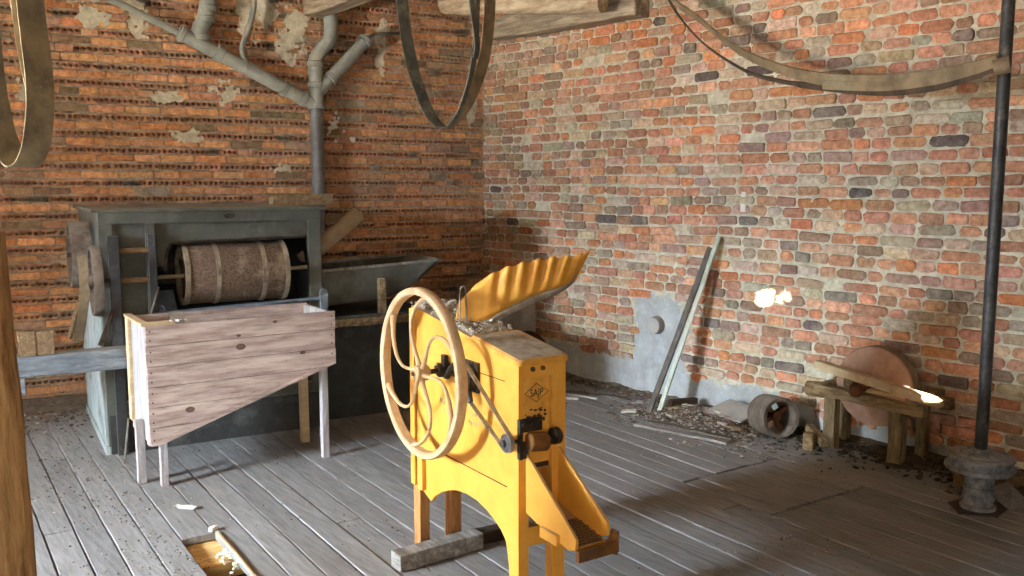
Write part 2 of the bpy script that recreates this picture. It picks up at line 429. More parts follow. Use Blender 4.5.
mm.add(vs, [(0, 1, 3, 2), (4, 6, 7, 5), (0, 4, 5, 1), (2, 3, 7, 6), (0, 2, 6, 4), (1, 5, 7, 3)])
mo = mm.build('wall_left_mortar', 'mortar_grey', fix=False); mo.parent = w

# ---- window wall at the far left (out of frame), boarded wall behind the camera
XW, YB = -3.2, -2.6
def wall_cells(m, us, zs, holes, P, d0, d1):
    for i in range(len(us)-1):
        for k in range(len(zs)-1):
            if (i, k) in holes: continue
            u0, u1, z0, z1 = us[i], us[i+1], zs[k], zs[k+1]
            vs = [P(u, d, z) for d in (d0, d1) for z in (z0, z1) for u in (u0, u1)]
            m.add(vs, [(0, 1, 3, 2), (4, 6, 7, 5), (0, 4, 5, 1), (2, 3, 7, 6), (0, 2, 6, 4), (1, 5, 7, 3)])
WY0, WY1, WZ0, WZ1 = 3.55, 4.65, .85, 2.25
m = M(); wall_cells(m, [YB, WY0, WY1, 8.4], [-.2, WZ0, WZ1, CEIL+.1], {(1, 1)}, lambda u, d, z: V((XW-d, u, z)), 0, .4)
struct(m.build('wall_window', 'plaster'))
wf = M()
for y in (WY0+.03, WY1-.03): wf.bb(XW-.24, XW-.18, y-.03, y+.03, WZ0, WZ1)
for z in (WZ0+.03, WZ1-.03): wf.bb(XW-.24, XW-.18, WY0+.06, WY1-.06, z-.03, z+.03)
struct(wf.build('window_1', 'glass_frame'))
SUN = V((.45, .87, -.2)).normalized()
def back_hit(p):
    t = (p[1]-YB)/SUN.y; q = V(p)-SUN*t; return q
targets = [(V((5.17, 3.76, .865)), .050, .085), (V((5.18, 3.615, .885)), .016, .055), (V((4.93, 2.49, .460)), .060, .055)]
hs = [(back_hit(t), a, b) for t, a, b in targets]
us = sorted({-3.6, -2.7, -.5, 6.2} | {q.x-a/2 for q, a, b in hs} | {q.x+a/2 for q, a, b in hs})
zs = sorted({-.2, .9, 2.3, CEIL+.1} | {q.z-b/2 for q, a, b in hs} | {q.z+b/2 for q, a, b in hs})
holes = set()
for q, a, b in hs:
    for i in range(len(us)-1):
        for k in range(len(zs)-1):
            cu, cz = (us[i]+us[i+1])/2, (zs[k]+zs[k+1])/2
            if abs(cu-q.x) < a/2 and abs(cz-q.z) < b/2: holes.add((i, k))
for i in range(len(us)-1):
    for k in range(len(zs)-1):
        if -2.7 < (us[i]+us[i+1])/2 < -.5 and .9 < (zs[k]+zs[k+1])/2 < 2.3: holes.add((i, k))
wf = M()
for x in (-2.67, -1.6, -.53): wf.bb(x-.03, x+.03, YB-.02, YB+.03, .9, 2.3)
for z in (.93, 2.27): wf.bb(-2.64, -.56, YB-.02, YB+.03, z-.03, z+.03)
struct(wf.build('fill_window', 'glass_frame'))  # unseen opening added behind the camera to let fill light in
struct(M().bb(-7, -1.3, -6.2, -6.0, -.2, 3.3).build('sun_block_wall', 'plaster'))  # unseen wall added outside to keep the sun out of the rear opening
m = M(); wall_cells(m, us, zs, holes, lambda u, d, z: V((u, YB-d, z)), 0, .02)
struct(m.build('wall_back', 'ceiling_wood'))

# ---- floor of long boards running away to the left, one short board missing
HOLE = (1.275, 1.43, 3.1, 4.1)
FR = radians(-4.5); FC = (HOLE[1], HOLE[3])
def frot(p):
    x, y = p[0]-FC[0], p[1]-FC[1]; return (FC[0]+x*cos(FR)-y*sin(FR), FC[1]+x*sin(FR)+y*cos(FR), p[2])
m = M(); bw = .1317; x = HOLE[0]-bw*39
xs = []
while x < 6.3: xs.append(x); x += bw if abs(x-HOLE[0]) > 1e-3 else HOLE[1]-HOLE[0]
tx0, tx1 = 3.74, 4.63
for i, x in enumerate(xs[:-1]):
    x1 = xs[i+1]
    cuts = [YB-.8]; y = YB-.8+random.uniform(.5, 3)
    while y < 8.7: cuts.append(y); y += random.uniform(1.6, 4.2)
    if abs(x-HOLE[0]) < 1e-3: cuts = [YB-.8, HOLE[2], HOLE[3], 6.4]
    if x > tx0-.06 and x1 < tx1+.08: cuts = [c for c in cuts if not 2.3 < c < 3.8]+[2.79, 3.41]
    cuts = sorted(cuts)+[8.9]
    for k in range(len(cuts)-1):
        y0, y1 = cuts[k], cuts[k+1]
        if abs(x-HOLE[0]) < 1e-3 and abs(y0-HOLE[2]) < 1e-3: continue
        trap = (y0 == 2.79 and y1 == 3.41)
        g = .0035+random.uniform(0, .003)
        a0 = x+g/2+(.012 if (trap and abs(x-3.74) < .066) else 0); a1 = x1-g/2; b0 = y0+(.018 if trap else .002); b1 = y1-(.018 if trap else .002)
        dz = random.uniform(-.003, .002); c = [random.uniform(.80, 1.06)]*3
        n = max(1, int((y1-y0)/.25)); vs = []
        for q in range(n+1):
            yy = b0+(b1-b0)*q/n; cup = random.uniform(-.001, .0015); e = random.uniform(-.0008, .0008)
            for (xx, zz) in ((a0, -.03), (a0, -.004+dz), (a0+.004, dz+cup), ((a0+a1)/2, dz), (a1-.004, dz+cup), (a1, -.004+dz), (a1, -.03)):
                vs.append(frot((xx+e, yy, zz)))
        fs = []
        for q in range(n):
            for j in range(6): fs.append((q*7+j, q*7+j+1, q*7+8+j, q*7+7+j))
        fs.append(tuple(range(7))); fs.append(tuple(n*7+j for j in range(7)))
        m.add(vs, fs, None, c)
fl = struct(m.build('floor', 'floor_wood'))
m = M(); m.bb(-3.5, 6, YB, 3.0, -.2, -.036); m.bb(-3.5, 6, 4.3, 8.4, -.2, -.036); m.bb(-3.5, 1.0, 3.0, 4.3, -.2, -.036); m.bb(1.7, 6, 3.0, 4.3, -.2, -.036)
m.bb(.9, 1.8, 2.9, 4.4, -.62, -.5)
for a in ((.98, 1.0, 3, 4.3), (1.7, 1.72, 3, 4.3), (1, 1.7, 2.98, 3), (1, 1.7, 4.3, 4.32)): m.bb(a[0], a[1], a[2], a[3], -.5, -.05)
m.build('floor_void', 'under_floor', fl)

# ---- ceiling boards and log joists
m = M(); y = YB-.2
while y < 8.5:
    m.bb(-3.6, 6.2, y, y+.176, CEIL, CEIL+.03, col=None); y += .18
ce = struct(m.build('ceiling', 'ceiling_wood'))

def log(name, a, b, r0, r1, mt, label, seg=24, wob=.012, flat=1.0):
    a, b = V(a), V(b); pts = []; rs = []
    for i in range(seg+1):
        t = i/seg; p = a.lerp(b, t)+V([wob*noise.noise(V((t*4, k*7, a.x))) for k in range(3)])
        pts.append(p); rs.append((r0+(r1-r0)*t)*(1+.07*noise.noise(V((t*9, 1, a.y)))))
    m = M().tube(pts, rs, 16, flat=flat); o = m.build(name, mt, smooth=True)
    return tag(o, label, 'beam')
def joist(xc, yfar, label, w=.17, h=.2, zb=2.97):
    m = M().beam((xc, yfar, zb+h/2), (xc+.05, YB+.1, zb+h/2), w, h, n=24, wob=.006)
    o = m.build('ceiling_beam', 'beam_wood', bevel=.012); return tag(o, label, 'beam')
joist(3.36, 6.90, 'squared pale ceiling beam running out above the grey pipes', .16, .17, 2.985)
m = M().beam((4.915, 6.55, 2.995), (5.02, 4.83, 2.975), .17, .18, n=12, wob=.008)
tag(m.build('wall_beam', 'beam_wood', bevel=.015), 'dark squared timber bedded along the top of the right brick wall, beside the corner', 'beam')
log('round_beam', (4.40, 6.5, 3.17), (4.735, 4.95, 2.955), .10, .07, 'log_wood', 'pale round log with a broken end, lying along the dark wall timber at the top')
log('ceiling_log', (.95, 7.2, 3.2), (.9, YB+.1, 3.2), .11, .11, 'beam_wood', 'round ceiling log high above the old grey machine')

# ------------------------------------------------------------------ yellow machine
YM = thing('grain_crusher', 'yellow painted hand-cranked mill with big spoked flywheel and fluted feed chute', 'machine', (2.017, 2.531, 0), radians(-5.16))
W = .215
def arc_pts():
    return [(.062, 0), (.060, .12), (.064, .202), (.085, .29), (.12, .322), (.162, .345), (.225, .368), (.298, .385), (.38, .388), (.465, .378), (.535, .358),
            (.592, .334), (.65, .300), (.694, .262), (.70, .262)]
side = [(0, 0)]+arc_pts()+[(.80, .30), (.862, .30), (.862, 1.112), (0, .995)]
for u0, u1, lab in ((0, .018, 'near'), (W-.018, W, 'far')):
    m = M().prism([(a, b) for a, b in side], u0, u1, 'x')
    o = m.build('side_panel', 'yellow_paint', YM, bevel=.002)
    if lab == 'near':
        M().bb(-.0012, .0005, .075, .572, .5045, .5085).build('board_joint', 'dark_wood', o)
        M().bb(-.0012, .0005, .089, .33, .910, .9130).build('board_joint', 'dark_wood', o)
        tx = M()
# front legs / posts
M().prism([(-.001, 0), (.046, 0), (.046, .735), (.024, .745), (.024, .99), (-.001, .99)], -.004, .04, 'y').build('leg', 'yellow_paint', YM, bevel=.002)
M().bb(W-.062, W, -.004, .04, 0, .99).build('leg', 'yellow_paint', YM, bevel=.003)
o = M().bb(0, .05, .80, .862, .0, .30).build('leg', 'bare_leg_wood', YM, bevel=.003); o['label'] = 'bare brown rear leg'
o = M().bb(W-.055, W, .80, .862, .0, .30).build('leg', 'bare_leg_wood', YM, bevel=.003); o['label'] = 'bare brown rear leg'
for a_ in (0, W-.05): M().bb(a_, a_+.05, .80, .862, .30, 1.10).build('corner_post', 'yellow_paint', YM, bevel=.003)
b = M(); b.bb(-.022, -.0005, .735, .775, .30, .47); b.prism([(.735, .47), (.775, .47), (.767, .486), (.755, .492), (.743, .486)], -.022, -.0005, 'x')
b.bb(-.012, 0, .823, .863, .30, 1.10)
b.build('corner_batten', 'yellow_paint', YM, bevel=.002)
# front panel with recess frame
m = M()
m.bb(.024, W-.062, -.001, .012, .937, .99); m.bb(.024, W-.062, .018, .026, .60, .937)
m.build('front_panel', 'yellow_paint', YM, bevel=.001)
m = M(); m.bb(.147, .153, -.008, .018, .745, .936); m.bb(.026, .147, .012, .018, .745, .936)
m.build('name_board', 'yellow_chips', YM)
M().prism([(.036, .873), (.088, .908), (.142, .873), (.088, .838)], .009, .012, 'y').build('emblem', 'yellow_chips', YM)
em = M(); dp = [V((.036, .0085, .873)), V((.088, .0085, .908)), V((.142, .0085, .873)), V((.088, .0085, .838))]
em.tube(dp, .0016, 6, closed=True); em.build('emblem_border', 'dark_wood', YM)
def text(body, size, loc, rx, rz, mt, parent, name, ext=.0008, sx=1):
    cu = bpy.data.curves.new(name, 'FONT'); cu.body = body; cu.size = size; cu.extrude = ext; cu.align_x = 'CENTER'; cu.align_y = 'CENTER'
    to = bpy.data.objects.new('tmp', cu); COL.objects.link(to); bpy.context.view_layer.update()
    me = bpy.data.meshes.new_from_object(to.evaluated_get(bpy.context.evaluated_depsgraph_get()))
    bpy.data.objects.remove(to); me.name = name; me.materials.clear(); me.materials.append(MATS[mt])
    o = bpy.data.objects.new(name, me); COL.objects.link(o); o.parent = parent
    o.location = loc; o.rotation_euler = (rx, 0, rz); o.scale = (sx, 1, 1); return o
text('SAJP', .040, (.089, .0085, .872), radians(90), 0, 'dark_wood', YM, 'emblem_lettering', sx=.8)
sm = M()
for k in range(26):
    u_, z_ = .040+random.random()*.09, .76+random.random()*.055
    sm.box((u_, .011, z_), (random.uniform(.004, .016), .002, random.uniform(.003, .009)), Matrix.Rotation(random.uniform(-.6, .6), 3, 'Y'))
sm.build('grease_marks', 'greasy_iron', YM)
for u_ in (.062, .107):
    k = M().lathe([(0, -.002), (.009, -.002), (.009, .006), (.005, .012), (0, .013)], 16, T(u_, -.004, .967) @ RX(pi/2)); k.build('knob', 'rusty_cylinder', YM, smooth=True)
# stencilled lines on the near side
stn = M()
for y_, z_, n_ in ((.60, .735, 7), (.56, .700, 6), (.40, .735, 7), (.36, .698, 6)):
    for k in range(n_):
        y0 = y_-k*.016
        for q in range(2): stn.box((-.0004, y0+random.uniform(-.004, .004), z_+random.uniform(-.008, .008)), (.0014, random.choice((.003, .009)), random.choice((.003, .012))))
stn.build('faded_stencil', 'steel_light', YM)['kind'] = 'stuff'
# cross rails, feed floor, inner box
M().bb(.046, W-.062, .0, .03, .285, .36).build('front_rail', 'yellow_paint', YM, bevel=.002)
M().bb(.018, W-.018, .815, .845, .95, 1.08).build('rear_rail', 'yellow_paint', YM)
M().bb(.018, W-.018, .02, .86, .58, .60).build('inner_floor', 'dark_wood', YM)
m = M(); m.bb(.018, W-.018, .845, .860, .32, 1.09); m.build('rear_panel', 'yellow_paint', YM)
# lid over the front end (gentle forward slope) with rounded dusty top
lid = M(); pl = []
def rr(x0, x1, y0, y1, r, n=5):
    P = []
    for (cx, cy, a0) in ((x1-r, y0+r, -pi/2), (x1-r, y1-r, 0), (x0+r, y1-r, pi/2), (x0+r, y0+r, pi)):
        for k in range(n+1):
            a = a0+pi/2*k/n; P.append((cx+r*cos(a), cy+r*sin(a)))
    return P
lz = lambda v: 1.003+.135*v
poly = rr(-.010, W+.010, -.018, .335, .022)
n = len(poly)
vs = [(a, b, lz(b)-.016) for a, b in poly]+[(a, b, lz(b)) for a, b in poly]+[((a-W/2)*.93+W/2, (b-.16)*.96+.16, lz(b)+.008) for a, b in poly]
fs = [tuple(range(n)), tuple(range(2*n, 3*n))]+[(k, (k+1) % n, n+(k+1) % n, n+k) for k in range(n)]+[(n+k, n+(k+1) % n, 2*n+(k+1) % n, 2*n+k) for k in range(n)]
lid.add(vs, fs); lo = lid.build('lid', 'yellow_chips', YM)
poly2 = [((a-W/2)*.90+W/2, (b-.16)*.93+.16) for a, b in poly]; du = M(); nn = 12
vs = []; fs = []
for i in range(17):
    for k in range(nn+1):
        a = .004+(W-.008)*k/nn; b = -.004+.325*i/16
        edge = min(k, nn-k, i, 16-i)
        vs.append((a, b, lz(b)+.0075+(0 if edge == 0 else .002+.0022*noise.noise(V((a*60, b*60, 0))))))
for i in range(16):
    for k in range(nn): fs.append((i*(nn+1)+k, i*(nn+1)+k+1, (i+1)*(nn+1)+k+1, (i+1)*(nn+1)+k))
du.add(vs, fs); d_ = du.build('dust_layer', 'grey_dusty_metal', lo, smooth=True); d_['kind'] = 'stuff'
# dust and chaff heaped on the open rear top
ch = M(); nx, ny = 16, 34; vs = []; fs = []
for i in range(nx+1):
    for k in range(ny+1):
        a = W*i/nx; b = .33+.53*k/ny
        e = min(i, nx-i, k, ny-k)/3
        vs.append((a, b, 1.0+.135*b-(.014)+min(1, e)*(.018+.012*noise.noise(V((a*30, b*30, 5))))+(.002 if e == 0 else 0)))
for i in range(nx):
    for k in range(ny): fs.append((i*(ny+1)+k, i*(ny+1)+k+1, (i+1)*(ny+1)+k+1, (i+1)*(ny+1)+k))
ch.add(vs, fs)
for k in range(260):
    a, b = random.uniform(-.004, W), random.uniform(.33, .86)
    ch.box((a, b, 1.005+.135*b+random.uniform(0, .012)), (random.uniform(.004, .014), random.uniform(.003, .009), random.uniform(.003, .010)), Matrix.Rotation(random.uniform(0, 6), 3, V((random.random(), random.random(), 1)).normalized()))
o = ch.build('chaff', 'grey_dusty_metal', YM); o['kind'] = 'stuff'

# fluted feed chute leaning out over the far side
def lerpt(tab, x):
    for i in range(len(tab)-1):
        if x <= tab[i+1][0]:
            t = (x-tab[i][0])/(tab[i+1][0]-tab[i][0]); return tab[i][1]*(1-t)+tab[i+1][1]*t
    return tab[-1][1]
rimT = [(0, 1.15), (.12, 1.228), (.24, 1.277), (.39, 1.308), (.556, 1.326), (.717, 1.332), (.85, 1.334), (1, 1.336)]
creT = [(0, 1.03), (.12, 1.045), (.26, 1.085), (.40, 1.135), (.55, 1.168), (.70, 1.190), (.85, 1.207), (1, 1.225)]
botT = [(0, 1.015), (.12, 1.018), (.24, 1.030), (.40, 1.080), (.55, 1.115), (.70, 1.140), (.85, 1.172), (1, 1.215)]
U0, UL = .05, .60
def yaw(p, a=radians(-18), c=(.05, .565)):
    x, y = p[0]-c[0], p[1]-c[1]; return (c[0]+x*cos(a)-y*sin(a), c[1]+x*sin(a)+y*cos(a), p[2]+.02*max(0, x))
NS = 112; prof_n = 0
cy_ = .665
yel = M(); und = M()
rows = []
for i in range(NS+1):
    s = i/NS
    if s < .72: ang = None; hw = .10+.045*min(1, s/.4)
    else: hw = .145*sqrt(max(0, 1-((s-.72)/.28)**2))
    # flute phase follows rim arc length
    ph = max(0, (s-.10))*9.2
    fl_ = .5+.5*sin(2*pi*ph+.6)
    up = min(1, max(0, (s-.18)/.12))
    rz_, cz_, bz_ = lerpt(rimT, s), lerpt(creT, s), lerpt(botT, s)
    uu = U0+UL*s*(1-.0*s)
    R = []
    for sd in (-1, 1):
        L_ = []
        for k in range(7):
            t = k/6  # 0 crease, 1 rim
            A = .030*t*up*(fl_-.5)
            flare = .03*t
            hh = cz_+(rz_-cz_)*t+(.016*t*up*(fl_-.5))-((rz_-cz_)*.9*t if sd > 0 else 0)
            v_ = cy_+sd*(hw+flare*(hw/.145)+A)
            L_.append((uu-.035*(1-t)*(s > .5)*(s-.5)*2+.012*t+A*.6*(s > .86), v_, hh))
        R.append(L_)
    B = []
    for k in range(9):
        t = k/8; v_ = cy_+(-hw+2*hw*t); zz = cz_-(cz_-bz_)*max(0, sin(pi*t))**.25
        B.append((uu-.035*(s > .5)*(s-.5)*2, v_, zz))
    rows.append((R, B))
for sd in (0, 1):
    vs = [yaw(p) for r in rows for p in r[0][sd]]; fs = []
    for i in range(NS):
        for k in range(6): fs.append((i*7+k, i*7+k+1, (i+1)*7+k+1, (i+1)*7+k))
    yel.add(vs, fs)
vs = [yaw(p) for r in rows for p in r[1]]; fs = []
for i in range(NS):
    for k in range(8): fs.append((i*9+k, i*9+k+1, (i+1)*9+k+1, (i+1)*9+k))
und.add(vs, fs)
chu = yel.build('feed_chute', 'yellow_metal', YM, smooth=True, solid=.0035)
und.build('chute_underside', 'grey_dusty_metal', chu, smooth=True, solid=.003)
# throat collar of the chute
col = M(); col.tube(catmull([yaw(p_) for p_ in [(.04, .58, 1.045), (.10, .545, 1.03), (.18, .535, 1.045), (.205, .66, 1.05), (.19, .79, 1.06), (.08, .79, 1.055), (.04, .70, 1.05)]], 6, True), .006, 8, closed=True)
col.build('chute_collar', 'yellow_metal', chu, smooth=True)
# wire hanger loop
lp = [(.055, .525, 1.04), (.056, .525, 1.14), (.058, .525, 1.20), (.068, .525, 1.222), (.080, .525, 1.218), (.086, .525, 1.195), (.087, .525, 1.12), (.086, .525, 1.04)]
M().tube(catmull(lp, 6), .0042, 8).build('wire_loop', 'steel_light', YM, smooth=True)

# flywheel
HC = (-.125, .535, .878)
XW_ = T(*HC) @ RY(-pi/2)
RO = .352
m = M(); m.lathe([(RO-.030, -.016), (RO-.024, -.022), (RO-.004, -.021), (RO, -.014), (RO, .014), (RO-.004, .021), (RO-.024, .022), (RO-.030, .016)], 72, XW_, closed=True)
fwh = m.build('flywheel', 'wheel_cream', YM, smooth=True)
for k in range(6):
    a0 = k*pi/3+.35
    pts = []
    for i in range(13):
        t = i/12; r = .022+(RO-.022-.026)*t; a = a0+1.0*sin(t*pi)*.42-.55*t
        pts.append((r*cos(a), r*sin(a), .0))
    rs = [.012-.0045*sin(pi*i/12) for i in range(13)]; rs[-1] = .016; rs[0] = .014
    M().tube(pts, rs, 10, xf=XW_, flat=.8).build('spoke', 'wheel_cream', fwh, smooth=True)
M().lathe([(0, .034), (.012, .034), (.014, .030), (.024, .030), (.032, .022), (.034, -.026), (.026, -.034), (0, -.034)], 28, XW_).build('hub', 'wheel_cream', fwh, smooth=True)
M().lathe([(0, .040), (.007, .040), (.010, .036), (.010, .02)], 12, XW_).build('hub_bolt', 'greasy_iron', fwh, smooth=True)
M().tube([(-.16, .535, .878), (.19, .535, .878)], .011, 14).build('crank_shaft', 'greasy_iron', YM, smooth=True)
# bearing and greasy linkage on the panel
m = M(); m.lathe([(0, .03), (.022, .03), (.028, .024), (.030, -.004), (.04, -.006), (.04, -.016), (0, -.016)], 24, T(-.018, .535, .878) @ RY(-pi/2))
m.bb(-.012, 0, .46, .61, .862, .896); m.bb(-.030, -.012, .505, .535, .895, .945); m.tube([(-.03, .49, .86), (-.035, .45, .90), (-.03, .42, .925)], .010, 8)
for q in ((.47, .879), (.60, .879)): m.lathe([(0, .012), (.008, .012), (.008, 0)], 8, T(-.012, q[0], q[1]) @ RY(-pi/2))
m.build('bearing', 'greasy_iron', YM, smooth=True)
ec = M(); ec.lathe([(0, .02), (.05, .018), (.056, .012), (.056, -.012), (.05, -.018), (0, -.018)], 28, T(-.034, .325, .885) @ RY(-pi/2))
ec.lathe([(0, .034), (.018, .034), (.022, .018)], 20, T(-.034, .325, .885) @ RY(-pi/2))
ec.bb(-.012, -.001, .27, .40, .83, .95); ec.tube([(-.05, .36, .93), (-.04, .30, .86), (-.045, .27, .80)], .012, 8); ec.tube([(-.04, .38, .86), (-.045, .33, .90)], .014, 8)
ec.build('drive_pulley', 'greasy_iron', YM, smooth=True)
# belt from drive pulley to small front pulley
pA, pB = V((-.040, .325, .885)), V((-.040, .010, .700)); rA, rB = .057, .036
dv = (pB-pA); dd = math.atan2(dv.z, dv.y)
lpnts = []
for k in range(13):
    a = dd+pi/2+pi*k/12; lpnts.append(pA+V((0, cos(a)*rA, sin(a)*rA)))
for k in range(13):
    a = dd-pi/2+pi*k/12; lpnts.append(pB+V((0, cos(a)*rB, sin(a)*rB)))
M().ribbon(lpnts, (1, 0, 0), .018, .004, closed=True).build('drive_belt', 'steel_light', YM)
m = M(); m.lathe([(0, .024), (.012, .024), (.014, .014), (.030, .012), (.034, .010), (.034, -.010), (.030, -.012), (0, -.014)], 28, T(pB.x, pB.y, pB.z) @ RY(-pi/2))
m.build('small_pulley', 'steel_dark', YM, smooth=True)
M().tube([(-.045, .01, .70), (.05, .006, .70)], .008, 12).build('pulley_shaft', 'greasy_iron', YM, smooth=True)
m = M(); m.bb(-.004, .010, -.020, .0, .635, .785); m.bb(.0, .100, -.014, -.004, .735, .785); m.bb(.0, .04, -.014, -.004, .635, .70)
for q in ((.012, .765), (.045, .765), (.085, .768), (.014, .65)): m.lathe([(0, .010), (.007, .010), (.007, 0)], 8, T(q[0], -.014, q[1]) @ RX(pi/2))
m.build('gear_bracket', 'greasy_iron', YM, bevel=.001)
M().tube([(.028, -.028, .700), (.105, -.028, .692)], [.034, .036], 24).build('feed_roller', 'rusty_cylinder', YM, bevel=.004, smooth=True)
m = M(); m.tube([(.105, -.028, .694), (.135, -.028, .694)], .018, 16); m.lathe([(0, .02), (.024, .02), (.032, .012), (.032, -.012), (0, -.014)], 24, T(.148, -.030, .708) @ RY(pi/2))
m.build('roller_coupling', 'greasy_iron', YM, smooth=True)
# delivery tray: two sloping cheeks, floor with perforated plate, frame
cheekL = [(-.006, .655), (-.006, .425), (-.12, .398), (-.275, .372), (-.315, .385), (-.318, .425)]
M().prism(cheekL, .030, .042, 'x').build('tray_cheek', 'yellow_paint', YM, bevel=.002)
cheekR = [(-.002, .655), (-.002, .44), (-.10, .41), (-.26, .385), (-.305, .405), (-.300, .452), (-.285, .462)]
M().prism(cheekR, W-.035, W-.022, 'x').build('tray_cheek', 'yellow_paint', YM, bevel=.002)
M().bb(.014, .031, -.225, -.12, .372, .412).build('tray_block', 'yellow_paint', YM, bevel=.003)
m = M(); m.prism([(0, .425), (0, .437), (-.30, .385), (-.30, .373)], .042, W-.036, 'x')
m.build('tray_floor', 'yellow_chips', YM)
m = M(); m.bb(.030, W-.014, -.335, -.318, .345, .388); m.bb(W-.020, W-.006, -.33, .0, .335, .372); m.prism([(-.335, .345), (-.335, .425), (-.300, .425), (-.27, .36)], W-.014, W-.004, 'x')
m.build('tray_frame', 'rusty_cylinder', YM, bevel=.002)
pf = M()
ny_, nx_ = 9, 6
for i in range(ny_):
    for k in range(nx_):
        cxx = .060+k*.0195+(.009 if i % 2 else 0); cyy = -.292+i*.0185; zc = .437+(.052/.30)*cyy+.004
        ring = [(cxx+.0075*cos(t*pi/4), cyy+.0075*sin(t*pi/4)) for t in range(8)]
        out = [(cxx+.0098*cos(t*pi/4), cyy+.0094*sin(t*pi/4)) for t in range(8)]
        vs = [(a, b, zc) for a, b in ring]+[(a, b, zc) for a, b in out]
        pf.add(vs, [(t, (t+1) % 8, 8+(t+1) % 8, 8+t) for t in range(8)])
pf.build('perforated_plate', 'greasy_iron', YM, solid=.002)
# small black electric cable nub on the right edge

# ---- timber under the rear legs
t = M().beam((1.892, 3.215, .038), (2.325, 3.205, .038), .085, .074, n=6, wob=.002)
tag(t.build('timber_block', 'weathered_grey', bevel=.005), 'grey weathered timber lying on the floor right before the rear legs of the yellow machine', 'timber')
t = M().beam((2.335, 3.235, .030), (2.47, 3.22, .030), .07, .058, n=3, wob=.002)
tag(t.build('timber_offcut', 'dark_wood', bevel=.004), 'short dark offcut at the right end of the grey timber under the yellow machine', 'timber')

# ------------------------------------------------------------------ tapered wooden hopper box on legs
HB = thing('grain_hopper', 'pinkish bare-board grain hopper with sloping bottom standing on four thin legs', 'hopper', (1.385, 4.905, 0), radians(-4.5))
LX, DY = 1.062, .47
def zbot(x): return .242+(.600-.242)*(x/LX)
m = M(); hts = [.242, .338, .448, .560, .672, .785, .895]
def board_poly(za, zb):
    """part of the tapered front between two heights"""
    P = [(0, za), (0, zb)]
    P = []
    xa = max(0, min(LX, (za-.242)/(.358)*LX)); xb = max(0, min(LX, (zb-.242)/(.358)*LX))
    if za >= .600: return [(0, za), (LX, za), (LX, zb), (0, zb)]
    if zb >= .600: return [(0, za), (xa, za), (LX, .600), (LX, zb), (0, zb)]
    return [(0, za), (xa, za), (xb, zb), (0, zb)]
for y0, nm in ((0, 'front_board'), (DY-.018, 'rear_board')):
    m = M()
    for k in range(6):
        e = random.uniform(0, .006)
        P = board_poly(hts[k]+.0015, hts[k+1]-.0015)
        P = [(x-(e if x < .01 else -.004*(k % 2)), z) for x, z in P]
        if len({(round(a, 4), round(b, 4)) for a, b in P}) >= 3: m.prism(P, y0+random.uniform(-.0015, .0015), y0+.018, 'y')
    fr = m.build(nm, 'pink_wood', HB)
    if y0 == 0:
        for (x, z, r) in ((.50, .735, .022), (.21, .415, .020), (.70, .86, .010), (.86, .665, .014), (.49, .80, .010)):
            M().lathe([(0, .002), (r*.8, .002), (r, 0)], 14, T(x, -.001, z) @ RX(pi/2) @ Matrix.Diagonal((1.25, .8, 1, 1))).build('knot', 'knot', fr)
        for k in range(6):
            for x, dz in ((.018, .03), (.018, .08), (LX-.02, .03), (LX-.02, .08)):
                z = hts[k]+dz
                if z > zbot(x)+.01: M().lathe([(0, .002), (.0045, .0015), (.0045, 0)], 8, T(x, -.001, z) @ RX(pi/2)).build('nail', 'greasy_iron', fr)
m = M()
for k in range(3): m.bb(.0, .018, .018+.145*k, .018+.145*k+.143, .255, .885)
m.build('end_board', 'pink_wood_end', HB)
m = M(); m.bb(-.004, .0, .02, .085, .235, .90); m.build('end_batten', 'pink_wood_end', HB, bevel=.002)
m = M(); m.bb(-.020, 0, .385, .455, .30, .90); m.build('end_batten', 'raw_wood', HB, bevel=.002)
M().bb(LX-.02, LX, .018, DY-.018, .61, .885).build('end_board', 'pink_wood_end', HB)
m = M(); m.prism([(0, .246), (0, .266), (LX, .622), (LX, .602)], .018, DY-.018, 'y'); m.build('sloping_bottom', 'pink_wood', HB)
m = M(); m.prism([(.05, .242), (LX, .580), (LX, .600), (.0, .255), (0, .242)], -.010, .0, 'y'); m.build('edge_strip', 'pink_wood', HB)
m = M(); m.bb(-.024, .15, -.004, .05, .894, .910, jit=.002); m.bb(-.024, .02, .05, .47, .894, .908, jit=.002); m.build('rim_strip', 'raw_wood', HB, bevel=.002)
for (x0, x1, y0, y1, zt, mt) in ((.045, .093, .020, .058, .30, 'pink_wood_end'), (-.045, -.005, .13, .175, .36, 'pink_wood_end'), (LX-.085, LX-.038, .020, .06, .595, 'pink_wood_end'),
                                 (LX-.07, LX-.02, DY-.07, DY-.022, .60, 'raw_wood')):
    M().beam(((x0+x1)/2, (y0+y1)/2, 0), ((x0+x1)/2-.002, (y0+y1)/2, zt), y1-y0, x1-x0).build('leg', mt, HB, bevel=.003)
# folded sheet tab and torn paper on the rim
m = M(); m.add([(.13, -.004, .895), (.20, -.004, .90), (.20, .05, .932), (.135, .05, .93), (.20, .075, .95), (.14, .075, .95)], [(0, 1, 2, 3), (3, 2, 4, 5)])
m.build('sheet_tab', 'steel_light', HB, solid=.002)
m = M()
for k in range(16):
    m.box((.13+random.random()*.10, .0+random.random()*.03, .905+random.random()*.008), (random.uniform(.008, .022), random.uniform(.006, .014), .004), Matrix.Rotation(random.uniform(0, 6), 3, V((random.random(), .4, 1)).normalized()))
o = m.build('torn_paper', 'white_scrap', HB); o['kind'] = 'stuff'
t = M().tube([(1.385, 5.465, 0.004), (1.395, 5.36, .30)], .006, 8)
tag(t.build('thin_rod', 'steel_light', smooth=True), 'thin grey rod leaning on the left end of the pink board hopper', 'rod')

